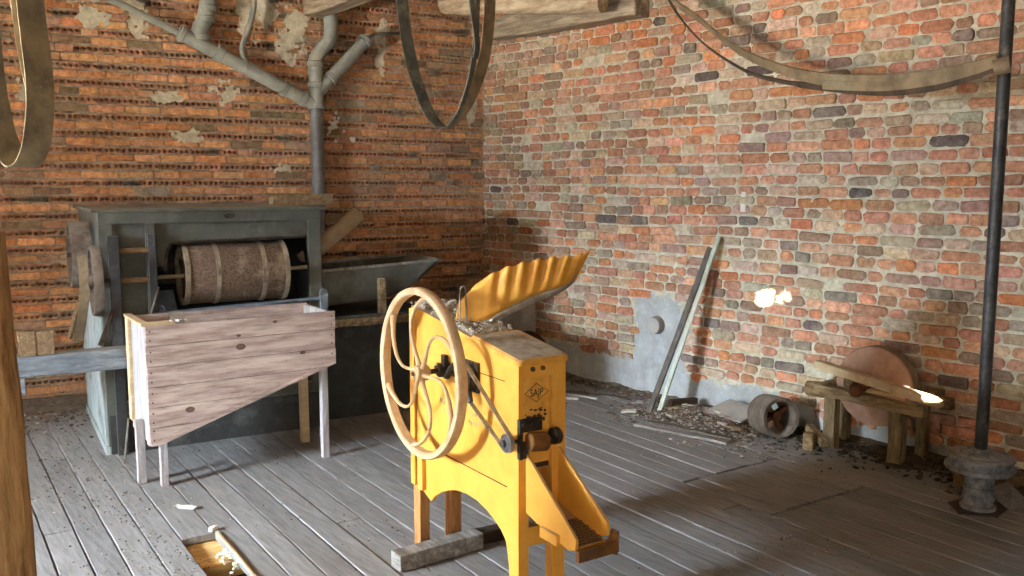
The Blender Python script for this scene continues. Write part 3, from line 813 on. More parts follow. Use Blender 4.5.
# ------------------------------------------------------------------ old grey threshing machine
BM = thing('threshing_machine', 'large dark grey wooden threshing machine with a brown mesh drum and side trough', 'machine', (1.37, 5.717, 0), radians(-8))
WM, DM, TOP = 1.36, 1.28, 1.497
M().bb(-.035, WM+.03, -.03, DM, TOP-.022, TOP).build('top_board', 'machine_grey', BM, bevel=.004)
M().bb(0, WM, 0, .045, 1.405, TOP-.022).build('top_rail', 'machine_grey', BM, bevel=.003)
m = M(); m.bb(0, .028, .045, DM-.02, .86, TOP-.022); m.build('side_panel', 'machine_grey', BM)
m = M(); m.bb(-.012, .016, .045, DM-.02, 0, .86); m.build('side_panel', 'machine_pale', BM)
M().bb(-.020, .012, .0, DM-.02, 0, .05).build('side_skirt', 'machine_pale', BM)
M().bb(WM-.028, WM, .045, DM-.02, 0, TOP-.022).build('side_panel', 'machine_dark', BM)
M().bb(.028, WM-.028, DM-.045, DM-.02, 0, TOP-.022).build('rear_panel', 'machine_dark', BM)
M().bb(0, .075, 0, .05, 0, 1.405).build('corner_post', 'machine_grey', BM, bevel=.003)
M().bb(.045, .105, -.05, -.002, 0, 1.335).build('front_post', 'machine_post', BM, bevel=.003)
M().bb(.262, .318, -.004, .05, .60, 1.405).build('front_post', 'machine_grey', BM, bevel=.003)
M().bb(.268, .312, -.045, -.004, .62, 1.345).build('front_post', 'machine_post', BM, bevel=.003)
M().bb(WM-.085, WM, 0, .05, 0, 1.405).build('corner_post', 'machine_grey', BM, bevel=.003)
M().bb(.075, .262, .032, .05, .62, 1.405).build('front_panel', 'machine_grey', BM)
m = M(); pp = [(.318, 1.405), (.318, 1.14), (.375, 1.14), (.385, 1.22), (.41, 1.262), (.46, 1.28), (WM-.085, 1.295), (WM-.085, 1.405)]
m.prism(pp, .030, .048, 'y'); m.build('front_panel', 'machine_grey', BM)
M().tube(catmull([(.372, .028, 1.10), (.378, .026, 1.20), (.402, .024, 1.258), (.455, .024, 1.280), (.8, .024, 1.288), (WM-.09, .024, 1.298)], 6), .010, 8).build('rubber_edging', 'greasy_iron', BM, smooth=True)
for z in (1.245, 1.065):
    M().bb(.085, .300, -.030, -.006, z-.016, z+.016).build('slat', 'slat_wood', BM, bevel=.003)
M().bb(.075, WM-.085, 0, .045, .245, .315).build('lower_rail', 'machine_grey', BM, bevel=.003)
M().bb(.01, WM-.01, -.006, .02, 0, .245).build('lower_panel', 'machine_post', BM)
M().bb(.105, WM-.085, .30, .32, .30, .80).build('inner_panel', 'machine_dark', BM)
m = M(); m.prism([(.05, .60), (.05, .62), (.62, .98), (.62, .96)], .11, WM-.04, 'x'); m.build('inner_slope', 'machine_dark', BM)
m = M(); m.prism([(.02, .80), (.02, .81), (.20, .97), (.20, .95)], .32, .44, 'x'); m.build('inner_deflector', 'rod_blue', BM)
M().bb(.11, WM-.09, .60, .62, .95, 1.46).build('inner_back_panel', 'machine_dark', BM)
m = M(); m.prism([(s_, z_) for s_, z_ in ((.73, 1.435), (.75, 1.427), (.785, 1.427), (.80, 1.435), (.80, 1.450), (.785, 1.458), (.75, 1.458), (.73, 1.450))], -.006, 0, 'y')
m.build('name_plate', 'greasy_iron', BM)
# drum
DRX = RY(pi/2); dc = (0, .12, 1.075); RD = .192; D0, D1 = .475, 1.125
m = M(); prof = []
prof = [(RD-.012, D0), (RD, D0+.012), (RD, D1-.012), (RD-.004, D1)]
m.lathe([(r, z) for r, z in [(RD-.012, D0+.01), (RD-.006, D0+.01), (RD, D0+.03), (RD+.002, (D0+D1)/2), (RD, D1-.03), (RD-.008, D1-.01), (RD-.014, D1-.01)]], 64, T(*dc) @ DRX, closed=True)
dr = m.build('drum', 'drum_mesh', BM, smooth=True)
for z in (D0, D0+.185, D0+.475, D1-.028):
    M().lathe([(RD-.02, z), (RD+.007, z), (RD+.008, z+.028), (RD-.02, z+.028)], 64, T(*dc) @ DRX, closed=True).build('drum_band', 'drum_band', dr, smooth=True)
for z in (D0+.03, D1-.05):
    for k in range(4):
        a = k*pi/2+.4; M().beam(T(*dc) @ DRX @ V((0, 0, z)), T(*dc) @ DRX @ V((cos(a)*(RD-.012), sin(a)*(RD-.012), z)), .02, .03).build('spoke', 'dark_wood', dr)
M().tube([(.285, .12, 1.06), (WM+.02, .12, 1.085)], .013, 12).build('drum_shaft', 'cardboard', BM, smooth=True)
M().tube([(.27, -.04, .852), (WM+.02, -.04, .885)], .013, 12).build('front_rod', 'rod_blue', BM, smooth=True)
m = M(); m.prism(rr(WM-.03, WM+.02, .80, .945, .02), -.055, -.03, 'y'); m.build('rod_bracket', 'beam_bluegrey', BM)
m = M(); m.tube(catmull([(.300, -.03, .79), (.300, -.03, .85), (.320, -.03, .90), (.345, -.03, .89), (.355, -.03, .82), (.36, -.03, .79)], 5), .010, 8); m.bb(.27, .38, -.04, -.01, .77, .80)
m.build('curved_guard', 'rod_blue', BM, smooth=True)
M().tube([(.255, -.055, .83), (.315, -.055, 1.02)], .006, 8).build('adjusting_rod', 'steel_light', BM, smooth=True)
# projecting front beam with its hanging foot
M().bb(-.535, .95, -.17, -.051, .555, .678, jit=.004).build('carrying_beam', 'beam_bluegrey', BM, bevel=.008)
M().bb(-.50, -.43, -.165, -.09, .46, .556, jit=.003).build('beam_foot', 'beam_bluegrey', BM, bevel=.005)
# belt pulleys on the left flank
def flat_pulley(c, r, w, mt, nm):
    X = T(*c) @ RY(-pi/2) 
    m = M(); m.lathe([(r-.018, -w/2), (r, -w/2), (r+.004, 0), (r, w/2), (r-.018, w/2)], 48, X, closed=True)
    o = m.build(nm, mt, BM, smooth=True)
    q = M(); q.lathe([(0, .04), (.035, .04), (.035, -.04), (0, -.04)], 20, X)
    for k in range(4):
        a = k*pi/2+.3; q.beam(X @ V((.02*cos(a), .02*sin(a), 0)), X @ V(((r-.01)*cos(a), (r-.01)*sin(a), 0)), .03, .02)
    q.build('pulley_spokes', mt, o); return o
flat_pulley((-.078, .38, 1.205), .205, .115, 'split_pulley', 'flat_pulley')
flat_pulley((-.032, -.05, 1.075), .205, .05, 'split_pulley', 'flat_pulley')
M().tube([(-.15, .38, 1.205), (.1, .38, 1.205)], .015, 10).build('pulley_shaft', 'greasy_iron', BM, smooth=True)
M().tube([(-.07, -.05, 1.075), (.045, -.05, 1.075)], .015, 10).build('pulley_shaft', 'greasy_iron', BM, smooth=True)
M().ribbon(catmull([(-.09, .05, 1.22), (-.09, .0, 1.10), (-.095, -.03, .98), (-.11, .05, .84), (-.13, .12, .70)], 6), (1, 0, .2), .055, .005).build('loose_belt', 'belt_leather', BM)
M().beam((-.03, -.055, .69), (.055, -.055, .90), .02, .02).build('brace', 'dark_wood', BM)
M().beam((-.17, .25, .70), (-.10, .22, .93), .05, .02).build('brace', 'old_wood', BM)
# pale chute tube, trough and lower box at the right flank
m = M(); m.tube([(WM-.03, .33, 1.105), (1.755, .33, 1.430)], .058, 24); m.build('blower_tube', 'cardboard', BM, smooth=True)
tf = [(WM, 1.045), (2.30, 1.085), (2.06, .905), (1.86, .83), (WM, .80)]
def trough():
    m = M(); t = .014
    for y0 in (.12, .66): m.prism(tf, y0, y0+t, 'y')
    for (a, b) in ((1, 2), (2, 3), (3, 4)):
        (x0, z0), (x1, z1) = tf[a], tf[b]
        m.add([(x0, .12, z0), (x1, .12, z1), (x1, .674, z1), (x0, .674, z0), (x0-.012, .12, z0+.016), (x1-.006, .12, z1+.016), (x1-.006, .674, z1+.016), (x0-.012, .674, z0+.016)],
              [(0, 1, 2, 3), (4, 5, 6, 7), (0, 1, 5, 4), (3, 2, 6, 7), (0, 3, 7, 4), (1, 2, 6, 5)])
    return m
trough().build('side_trough', 'machine_grey', BM)
m = M(); m.beam((WM, .118, 1.048), (2.30, .118, 1.090), .02, .018); m.beam((WM, .684, 1.048), (2.30, .684, 1.090), .02, .018); m.build('trough_rim', 'weathered_grey', BM)
M().bb(1.80, 1.845, .06, .115, .66, .98).build('trough_post', 'old_wood', BM)
M().bb(1.40, 2.22, .05, .11, .66, .715).build('trough_rail', 'old_wood', BM, bevel=.003)
m = M(); m.bb(1.39, 2.12, .115, .85, 0, .66); m.build('lower_box', 'machine_dark', BM, bevel=.004)
M().bb(1.39, 2.20, .06, .80, .72, .735).build('trough_shelf', 'machine_dark', BM)

bd = M().bb(1.135, 1.555, .30, .43, 1.4975, 1.575, jit=.004)
o = bd.build('wooden_board', 'old_wood', bevel=.006); o.location = (1.37, 5.717, 0); o.rotation_euler = (0, 0, radians(-8))
tag(o, 'thick wooden board lying on top of the grey threshing machine by the pipe', 'board')
for k, (a, b) in enumerate(((-.455, -.37), (-.362, -.275))):
    o = M().bb(a, b, -.165, -.135, .679, .825-.01*k, jit=.003).build('wooden_plate', 'old_wood', bevel=.003)
    o.location = (1.37, 5.717, 0); o.rotation_euler = (0, 0, radians(-8))
    tag(o, ('left one' if k == 0 else 'right one')+' of two short brown boards standing on the grey beam before the hollow bricks', 'board', 'short boards on the grey beam')

# ------------------------------------------------------------------ pipes on the left wall
PP = thing('ventilation_pipe', 'branching grey-green pipe run crossing the hollow brick wall down to the grey machine', 'pipe', (0, 0, 0))
def wp(s, z, n=.12): return PL(s, n, z)
def pipe(pts, r, mt, nm='pipe', sm=True, par=None): return M().tube(pts, r, 20).build(nm, mt, par or PP, smooth=True)
pipe([wp(1.625, 1.10), wp(1.625, 2.26)], .054, 'pipe_steel', 'downpipe')
pipe([wp(1.625, 2.26), wp(1.625, 2.64)], .058, 'pipe_paint', 'junction_pipe')
mp_ = pipe([wp(2.69, 2.79), wp(1.655, 2.30)], .055, 'pipe_paint', 'sloping_pipe')
pipe(catmull([wp(1.625, 2.58), wp(1.62, 2.66), wp(1.55, 2.76), wp(1.50, 2.82), wp(1.485, 2.95), wp(1.485, 3.33)], 6), .056, 'pipe_paint', 'elbow_pipe')
pipe([wp(1.60, 2.40), wp(1.18, 2.845)], .054, 'pipe_paint', 'stub_pipe')
pipe(catmull([wp(2.53, 2.72), wp(2.535, 2.80), wp(2.49, 2.90), wp(2.45, 3.1), wp(2.45, 3.33)], 6), .062, 'pipe_paint', 'elbow_pipe')
pipe([wp(3.55, 3.16), wp(2.67, 2.775)], .026, 'pipe_paint', 'thin_pipe')
pipe(catmull([wp(2.19, 2.60), wp(2.215, 2.70), wp(2.16, 2.85), wp(2.11, 3.05), wp(2.11, 3.33)], 6), .022, 'pipe_paint', 'thin_pipe')
pipe([wp(1.20, 2.84), wp(1.10, 2.90), wp(.85, 2.93), wp(.80, 2.93, -.02)], .013, 'belt_green_grey', 'cable')
def collar(p, d, r):
    d = V(d).normalized(); M().tube([V(p)-d*.022, V(p)-d*.016, V(p)+d*.016, V(p)+d*.022], [r, r+.008, r+.008, r], 20).build('pipe_collar', 'pipe_paint', PP, smooth=True)
dl = wp(1.655, 2.30)-wp(2.69, 2.79)
for t_ in (.03, .28, .30, .78, .93): collar(wp(2.69, 2.79)+dl*t_, dl, .056)
for z in (2.28, 2.45, 2.62): collar(wp(1.625, z), (0, 0, 1), .058)
d2 = wp(1.18, 2.845)-wp(1.60, 2.40)
for t_ in (.25, .98): collar(wp(1.60, 2.40)+d2*t_, d2, .055)
dt = wp(2.53, 2.72)-wp(2.49, 2.90)
for t_ in (2.76, 2.9, 2.98): collar(wp(2.53-.3*(t_-2.74), t_), (0, 0, 1), .062)
m = M(); m.tube([wp(2.21, 2.60, .05), wp(2.21, 2.60, .19), wp(2.19, 2.54, .19), wp(2.19, 2.50, .10)], .008, 6); m.build('pipe_clip', 'pipe_paint', PP)
# white paint splashes beside the downpipe
ps = M()
for k in range(16):
    s = 1.43+random.gauss(0, .05); z = 2.16+random.gauss(0, .09); r = random.uniform(.008, .026)
    ring = [(s+r*cos(a*pi/4)*random.uniform(.6, 1.2), z+r*sin(a*pi/4)*random.uniform(.6, 1.4)) for a in range(8)]
    ps.add([PL(a, .011, b) for a, b in ring]+[PL(a, .002, b) for a, b in ring], [tuple(range(8))]+[(a, (a+1) % 8, 8+(a+1) % 8, 8+a) for a in range(8)])
o = ps.build('paint_splash', 'white_scrap'); tag(o, 'white paint splashes on the bricks just right of the downpipe', 'paint', kind='stuff')
# ragged plaster lumps left on the hollow bricks
pl_ = M(); st = .009
for (sc_, zc_, ra, rb) in ((3.28, 2.93, .13, .14), (2.98, 2.90, .10, .20), (1.72, 2.98, .14, .12), (1.80, 2.76, .12, .14), (2.02, 3.02, .14, .18), (2.33, 2.36, .11, .10),
                           (2.15, 2.97, .07, .22), (3.70, 2.30, .08, .10), (2.75, 2.30, .13, .05), (.98, 2.9, .06, .20), (1.0, 2.70, .05, .14), (.12, 2.4, .05, .3), (2.6, 2.02, .14, .06), (1.9, 1.75, .1, .05)):
    for i in range(int(-ra*1.4/st), int(ra*1.4/st)):
        for k in range(int(-rb*1.4/st), int(rb*1.4/st)):
            a, b = sc_+i*st, zc_+k*st
            if (i*st/ra)**2+(k*st/rb)**2+1.5*noise.noise(V((a*9, b*9, 3)))+.9*noise.noise(V((a*30, b*30, 3))) < .75:
                pl_.add([PL(a+p*st, .0085+.006*noise.noise(V(((a+p*st)*20, (b+q*st)*20, 1))), b+q*st) for p, q in ((0, 0), (1, 0), (1, 1), (0, 1))], [(0, 1, 2, 3)])
pb = pl_.build('mortar_smears', 'mortar_pale', bpy.data.objects['wall_left'])

# ------------------------------------------------------------------ hanging flat belts
o = thing('hanging_belt', 'wide brown leather belt loop hanging at the top left corner before the bricks', 'belt', (0, 0, 0))
c0 = V((.80, 4.66, 0)); e1 = V((.786, -.618, 0)); vd = V((.618, .786, 0))
def loop_pts(tab, o0, e1, e2=None): return [V(o0)+e1*a+V((0, 0, z))+((e2*b) if e2 else V()) for a, z, b in tab]
tabL = [(-.12, 3.32, .0), (-.115, 2.47, .0), (-.11, 2.15, 0), (-.085, 1.92, .0), (-.04, 1.78, .0), (.0, 1.725, .0), (.05, 1.76, .0), (.09, 1.88, .0), (.11, 2.10, .0), (.09, 2.47, .0), (.075, 3.32, .0)]
pts = catmull(loop_pts(tabL, c0, e1), 8)
wd = [(-e1*.50+vd*.86) if False else (e1*(.62)+vd*.78) for _ in pts]
wd = []
for i, p in enumerate(pts):
    t = i/(len(pts)-1); k = .35+.30*sin(pi*min(1, t*1.0)) if t < .5 else .35+.30*sin(pi*t)+.30*(t-.5)
    wd.append(e1*k+vd*(1-.3*k))
M().ribbon(pts, wd, .125, .007).build('belt_strand', 'belt_brown_grey', o)
pts2 = catmull(loop_pts([(-.06, 3.32, .12), (-.035, 2.47, .12), (.0, 2.2, .10), (.045, 2.03, .07), (.075, 1.94, .03)], c0, e1, vd), 8)
M().ribbon(pts2, e1*.55+vd*.8, .055, .006).build('belt_strand', 'belt_edge_pale', o)

o = thing('hanging_belt', 'grey-green belt loop hanging down the middle, in front of the room corner', 'belt', (0, 0, 0))
c0 = V((3.137, 4.657, 0))
tabM = [(-.262, 3.32, 0), (-.253, 2.748, 0), (-.205, 2.40, 0), (-.14, 2.18, 0), (-.075, 2.045, 0), (.0, 1.985, 0), (.05, 2.02, 0), (.10, 2.10, 0), (.155, 2.28, 0), (.19, 2.50, 0), (.20, 2.748, 0), (.20, 3.32, 0)]
pts = catmull(loop_pts(tabM, c0, e1), 8)
wd = [e1*(.75 if i < len(pts)*.45 else .25)+vd*(.65 if i < len(pts)*.45 else .9) for i in range(len(pts))]
M().ribbon(pts, wd, .085, .007).build('belt_strand', 'belt_green_grey', o)
pts = catmull(loop_pts([(.285, 3.32, .1), (.275, 2.748, .1), (.245, 2.45, .1), (.20, 2.28, .06), (.13, 2.12, .04), (.04, 2.01, .02)], c0, e1, vd), 8)
M().ribbon(pts, e1*.75+vd*.65, .085, .006).build('belt_strand', 'belt_leather', o)
pts = catmull(loop_pts([(.165, 3.32, -.08), (.17, 2.748, -.08), (.20, 2.50, -.05), (.19, 2.40, -.02)], c0, e1, vd), 8)
M().ribbon(pts, e1*.5+vd*.8, .05, .006).build('belt_strand', 'belt_green_grey', o)

o = thing('sagging_belt', 'long brown belt sagging along the right brick wall to the black pole', 'belt', (0, 0, 0))
far = V((4.83, 4.5, 3.05))
p1 = [(4.85, 4.52, 3.33), (4.85, 4.42, 2.95), (4.85, 4.13, 2.62), (4.84, 3.76, 2.385), (4.84, 3.50, 2.29), (4.80, 3.10, 2.205), (4.72, 2.70, 2.145), (4.65, 2.40, 2.14), (4.60, 2.18, 2.17), (4.565, 2.03, 2.205)]
p2 = [(4.82, 4.62, 3.33), (4.82, 4.36, 2.93), (4.82, 4.10, 2.74), (4.80, 3.76, 2.50), (4.79, 3.42, 2.345), (4.76, 3.10, 2.255), (4.70, 2.70, 2.20), (4.64, 2.40, 2.19), (4.60, 2.18, 2.205), (4.562, 2.03, 2.225)]
M().ribbon(catmull(p1, 10), [V((-.6, .2, .5)) if i < 45 else V((-.3, 0, .9)) for i in range(91)], .038, .010).build('belt_strand', 'belt_dark', o)
pts = catmull(p2, 10)
M().ribbon(pts, [V((-.5-.3*sin(i*.07), 0, .75)) for i in range(len(pts))], .080, .012).build('belt_strand', 'belt_leather', o)
M().ribbon(catmull([(p[0]-.01, p[1], p[2]-.035+.01*k) for k, p in enumerate(p2[5:])], 10), V((-.2, 0, 1)), .05, .010).build('belt_strand', 'belt_leather', o)
M().tube([(4.56, 2.05, 2.20), (4.585, 1.985, 2.215)], [.038, .042], 16).build('belt_knot', 'belt_leather', o, smooth=True)

# ------------------------------------------------------------------ upright shaft with flanged pulley at its foot
PS = thing('drive_shaft', 'upright black steel shaft with a flanged iron pulley at its foot', 'shaft', (4.61, 2.02, 0))
M().tube([(0, 0, .02), (0, 0, 1.2), (0, 0, 3.33)], .030, 20).build('pole', 'pole_steel', PS, smooth=True)
M().lathe([(.03, .205), (.158, .205), (.165, .215), (.165, .228), (.150, .232), (.150, .262), (.160, .266), (.162, .276), (.150, .284), (.11, .280), (.10, .290), (.05, .292), (.045, .31), (.030, .315)], 48).build('flange', 'pulley_iron', PS, smooth=True)
M().lathe([(.0, .0), (.085, .0), (.085, .022), (.070, .03), (.070, .10), (.074, .105), (.074, .118), (.070, .122), (.072, .20), (.0, .205)], 32).build('hub', 'pulley_iron', PS, smooth=True)
m = M()
for k in range(6):
    a = k*pi/3; m.lathe([(0, .012), (.010, .012), (.010, 0)], 6, T(.09*cos(a), .09*sin(a), .287))
for k in range(8):
    a = k*pi/4; m.lathe([(0, .008), (.012, .008), (.012, 0)], 6, T(.069*cos(a), .069*sin(a), .065) @ RZ(a) @ RY(pi/2))
m.build('bolt', 'pulley_iron', PS)
m = M(); m.prism([(-.16, .02), (-.06, -.13), (.16, -.10), (.10, .10), (-.05, .13)], .0, .006, 'z')
o = m.build('floor_plate', 'greasy_iron', PS)

# ------------------------------------------------------------------ grindstone bench by the right wall
GB = thing('grindstone_bench', 'old timber grindstone bench with a big round stone against the right wall', 'grindstone', (4.93, 3.10, 0), radians(3))
# local: -y runs towards the black pole, +x towards the wall
def leg(x, y, w, d, h, lean=0): M().beam((x, y, 0), (x+lean, y, h), d, w, n=3, wob=.002).build('leg', 'bench_leg_wood', GB, bevel=.004)
leg(.045, -.01, .075, .07, .34); leg(.045, -.43, .08, .075, .335); leg(.22, -.50, .06, .06, .33); leg(.23, .0, .06, .06, .33)
M().beam((.02, .09, .365), (.02, -.60, .345), .07, .065, n=6, wob=.003).build('rail', 'bench_wood', GB, bevel=.006)
M().beam((.245, .09, .375), (.255, -.60, .36), .06, .065, n=6, wob=.003).build('rail', 'bench_wood', GB, bevel=.006)
M().bb(.0, .28, .03, .085, .345, .40, jit=.003).build('cross_rail', 'bench_wood', GB, bevel=.004)
M().beam((-.03, -.535, .405), (.29, -.56, .415), .07, .05, n=3, wob=.003).build('cross_rail', 'bench_wood', GB, bevel=.004)
M().bb(.20, .27, -.66, -.56, .33, .40, jit=.003).build('end_block', 'bench_wood', GB, bevel=.004)
M().beam((-.06, -.03, .05), (.04, .14, .10), .05, .05).build('brace_block', 'bench_wood', GB, bevel=.004)
# log-ended axle beam
M().tube([(.03, .16, .355), (.05, .02, .36)], [.046, .052], 16).build('rail_end', 'old_wood', GB, smooth=True, bevel=.006)
gx = T(.135, -.245, .42) @ RY(-pi/2)
st_ = M().lathe([(0, .040), (.228, .042), (.240, .038), (.244, .030), (.244, -.058), (.238, -.064), (0, -.064)], 72, gx).build('grindstone', 'stone', GB, smooth=True)
M().lathe([(.2435, .030), (.2455, .020), (.2455, -.050), (.2435, -.058)], 72, gx).build('stone_edge', 'stone_rim', st_, smooth=True)
M().tube([(-.02, -.245, .42), (.26, -.245, .42)], .014, 12).build('axle', 'rust', GB, smooth=True)
m = M().lathe([(0, .05), (.03, .05), (.042, .03), (.046, -.03), (.03, -.05), (0, -.05)], 24, T(-.035, -.205, .415) @ RZ(.35) @ RY(-pi/2)); m.build('roller', 'rust', GB, smooth=True)
m = M().lathe([(0, .05), (.05, .045), (.055, -.04), (0, -.05)], 20, T(.05, -.15, .43) @ RZ(-.5) @ RY(-pi/2)); m.build('roller', 'old_wood', GB, smooth=True)
o = M().beam((-.045+4.93, .055+3.10, .535), (-.01+4.93, -.72+3.10, .425), .062, .05, n=5, wob=.002).build('loose_plank', 'raw_wood', bevel=.004)
tag(o, 'pale plank lying aslant across the front of the grindstone bench', 'plank')
o = M().beam((4.955, 2.92, .413), (5.0, 2.56, .410), .06, .018, n=3, wob=.001).build('wood_strip', 'raw_wood', bevel=.002)
tag(o, 'thin pale slat lying on the rail of the grindstone bench under the aslant plank', 'slat')
o = M().box((4.842, 3.155, .052), (.085, .07, .104), Matrix.Rotation(.4, 3, 'Z'), jit=.006).build('wood_block', 'bench_wood', bevel=.005)
tag(o, 'small brown wood block standing on the floor between the split pulley and the bench', 'block')

# ------------------------------------------------------------------ split pulley lying by the rubble
SP = thing('belt_pulley', 'wide grey-brown belt pulley standing on its rim at the right end of the rubble', 'pulley', (4.90, 3.47, 0), radians(-22))
X = T(0, 0, .138) @ RX(pi/2-.10)
o = M().lathe([(.118, -.10), (.130, -.10), (.133, 0), (.130, .10), (.118, .10), (.106, .097), (.106, -.097)], 56, X, closed=True).build('rim', 'split_pulley', SP, smooth=True)
m = M(); m.lathe([(0, .05), (.032, .05), (.032, -.05), (0, -.05)], 20, X)
m.build('hub', 'rust', SP, smooth=True)
for k in range(4):
    a = k*pi/2+.5; M().beam(X @ V((.02*cos(a), .02*sin(a), 0)), X @ V((.110*cos(a), .110*sin(a), 0)), .035, .028).build('spoke', 'rust', SP)

# ------------------------------------------------------------------ leaning planks, stub in the wall
o = M().beam((4.765, 4.345, 0.0), (5.115, 4.125, 1.275), .040, .028, n=6, wob=.001, roll=.5).build('leaning_plank', 'mint_plank', bevel=.002)
tag(o, 'pale greenish plank leaning on the right wall, the longer of the pair', 'plank')
o = M().beam((4.715, 4.395, 0.0), (5.105, 4.190, 1.19), .045, .020, n=6, wob=.001, roll=.5).build('leaning_plank', 'dark_plank', bevel=.002)
tag(o, 'dark grey plank leaning close behind the pale one on the right wall', 'plank')
sx = PR(2.18, 0, .57)
m = M().tube([PR(2.12, .0, .565), PR(2.13, .085, .565)], [.072, .066], 28)
o = m.build('pipe_stub', 'grey_board', smooth=True, bevel=.004); tag(o, 'round cement stub sticking out of the pale patch low on the right wall', 'stub')
o = M().box(PR(.72, .20, .39), (.20, .26, .78), Matrix.Rotation(radians(3), 3, 'Z'), jit=.008).build('concrete_block', 'grey_board', bevel=.012)
tag(o, 'grey concrete pillar block behind the yellow mill by the right wall', 'block')
WB = thing('wooden_disc', 'dark brown round wooden disc half hidden behind the lid of the yellow mill', 'disc', (4.72, 5.76, 0), radians(8))
X = T(0, 0, .215) @ RY(pi/2-.12)
M().lathe([(.17, -.03), (.20, -.03), (.205, 0), (.20, .03), (.17, .03)], 40, X, closed=True).build('rim', 'dark_wood', WB, smooth=True)
M().lathe([(0, .012), (.172, .012), (.172, -.012), (0, -.012)], 40, X).build('face_board', 'old_wood', WB)

# ------------------------------------------------------------------ wooden post at the left edge
pts = []; rs = []
for i in range(30):
    t = i/29; z = 1.52*t
    pts.append((.392-.030*t+.004*noise.noise(V((t*5, 0, 0))), 2.772+.020*t, z)); rs.append((.076-.006*t)*(1+.05*noise.noise(V((t*7, 3, 0)))))
o = M().tube(pts, rs, 20).build('wooden_post', 'post_wood', smooth=True)
tag(o, 'rough golden-brown round post at the left edge of the view', 'post')

# ------------------------------------------------------------------ things on the floor
def chips(m, n, fn, smin, smax, cols, flatk=.35):
    for _ in range(n):
        x, y, z = fn(); a = random.uniform(smin, smax); b = a*random.uniform(.3, .9); c = a*random.uniform(.12, flatk)+.002
        m.box((x, y, z+c*.4), (a, b, c), Matrix.Rotation(random.uniform(0, 6.3), 3, 'Z') @ Matrix.Rotation(random.uniform(-.3, .3), 3, 'X'), jit=a*.12, col=jitc(random.choice(cols), .2))
cg = [lin(c) for c in ((120, 112, 102), (96, 86, 76), (150, 142, 130), (130, 100, 76), (84, 74, 64), (176, 168, 156))]
# rubble heap under the leaning planks
m = M()
def heap(x, y):
    d = ((x-4.86)/.30)**2+((y-4.02)/.42)**2
    return max(0, .075*(1-d))
N1 = 36; vs = []; fs = []
for i in range(N1+1):
    for k in range(N1+1):
        x = 4.42+.72*i/N1; y = 3.42+1.2*k/N1
        vs.append((x, y, heap(x, y)+.018*noise.noise(V((x*22, y*22, 0)))*min(1, heap(x, y)*40)-.004+.01*noise.noise(V((x*9, y*9, 0)))))
for i in range(N1):
    for k in range(N1): fs.append((i*(N1+1)+k, i*(N1+1)+k+1, (i+1)*(N1+1)+k+1, (i+1)*(N1+1)+k))
m.add(vs, fs, None, lin((112, 100, 88)))
def fh():
    x, y = random.gauss(4.84, .15), random.gauss(4.0, .26); x = min(x, 5.1)
    return x, y, heap(x, y)
chips(m, 2200, fh, .006, .028, cg)
chips(m, 26, fh, .04, .09, cg, .15)
chips(m, 500, lambda: (min(5.1, random.gauss(4.7, .22)), random.gauss(3.9, .4), 0), .006, .022, cg)
o = m.build('rubble', 'debris'); tag(o, 'heap of grey mortar rubble and wood chips under the leaning planks', 'rubble', kind='stuff')
# dirt along the walls and scattered over the floor
m = M(); dk = [lin(c) for c in ((84, 70, 54), (62, 52, 42), (104, 90, 72), (50, 44, 36))]
def strip(P, s0, s1, wmax):
    def f():
        s = random.uniform(s0, s1); n = abs(random.gauss(0, wmax)); p = P(s, n+.02, 0); return p.x, p.y, max(0, .02-.1*n)
    return f
chips(m, 1700, strip(PR, 3.3, 5.6, .16), .008, .04, dk)
chips(m, 400, strip(PR, .3, 2.6, .10), .006, .03, cg)
def mound(P, s0, s1, hgt, wid, colr):
    a, b = int((s1-s0)/.04), 8; vs = []; fs = []
    for i in range(a+1):
        for k in range(b+1):
            s = s0+(s1-s0)*i/a; t = k/b; e = min(1, i/4, (a-i)/4)
            h = hgt*(1-t)**1.6*e*(.75+.6*noise.noise(V((s*5, t*3, 2))))+.012*noise.noise(V((s*18, t*9, 6)))*(1-t)*e-.003
            vs.append(P(s, t*wid*(.8+.5*noise.noise(V((s*3, 0, 8)))), h))
    for i in range(a):
        for k in range(b): fs.append((i*(b+1)+k, (i+1)*(b+1)+k, (i+1)*(b+1)+k+1, i*(b+1)+k+1))
    m.add(vs, fs, None, colr)
mound(PR, 3.45, 5.6, .07, .34, lin((92, 78, 60))); mound(PR, .1, 2.6, .045, .22, lin((120, 112, 100)))
o = m.build('dirt', 'debris'); tag(o, 'dark dirt and crumbs banked along the foot of the right wall', 'dirt', kind='stuff')
m = M()
mound(PL, 3.2, 6.2, .09, .45, lin((120, 110, 98)))
chips(m, 1500, strip(PL, 3.2, 4.6, .30), .006, .028, cg)
def ls():
    y = random.uniform(4.6, 7.2); x = 1.15+random.gauss(0, .22); return min(x, 1.5 if y < 5.6 else 1.33), y, 0
chips(m, 600, ls, .003, .010, cg)
o = m.build('dust_heap', 'debris'); tag(o, 'grey dust and crumbs banked on the floor left of the threshing machine', 'dirt', kind='stuff')
m = M()
def sc():
    while True:
        x, y = random.uniform(.2, 4.7), random.uniform(2.0, 6.2)
        if HOLE[0]-.03 < x < HOLE[1]+.03 and y < 4.15: continue
        k = noise.noise(V((x*1.6, y*1.6, 3)))
        if random.random() < .35+1.2*k: return x, y, 0
chips(m, 1100, sc, .003, .010, cg+dk)
def gut():
    t = random.random(); return 1.05+random.gauss(0, .02)+.3*t, 3.2+1.9*(1-t), 0
chips(m, 120, gut, .003, .009, dk+cg)
chips(m, 120, lambda: (random.gauss(1.05, .12), random.gauss(3.95, .18), 0), .003, .009, cg)
o = m.build('floor_crumbs', 'debris'); tag(o, 'small crumbs and splinters scattered over the floorboards', 'crumbs', kind='stuff')

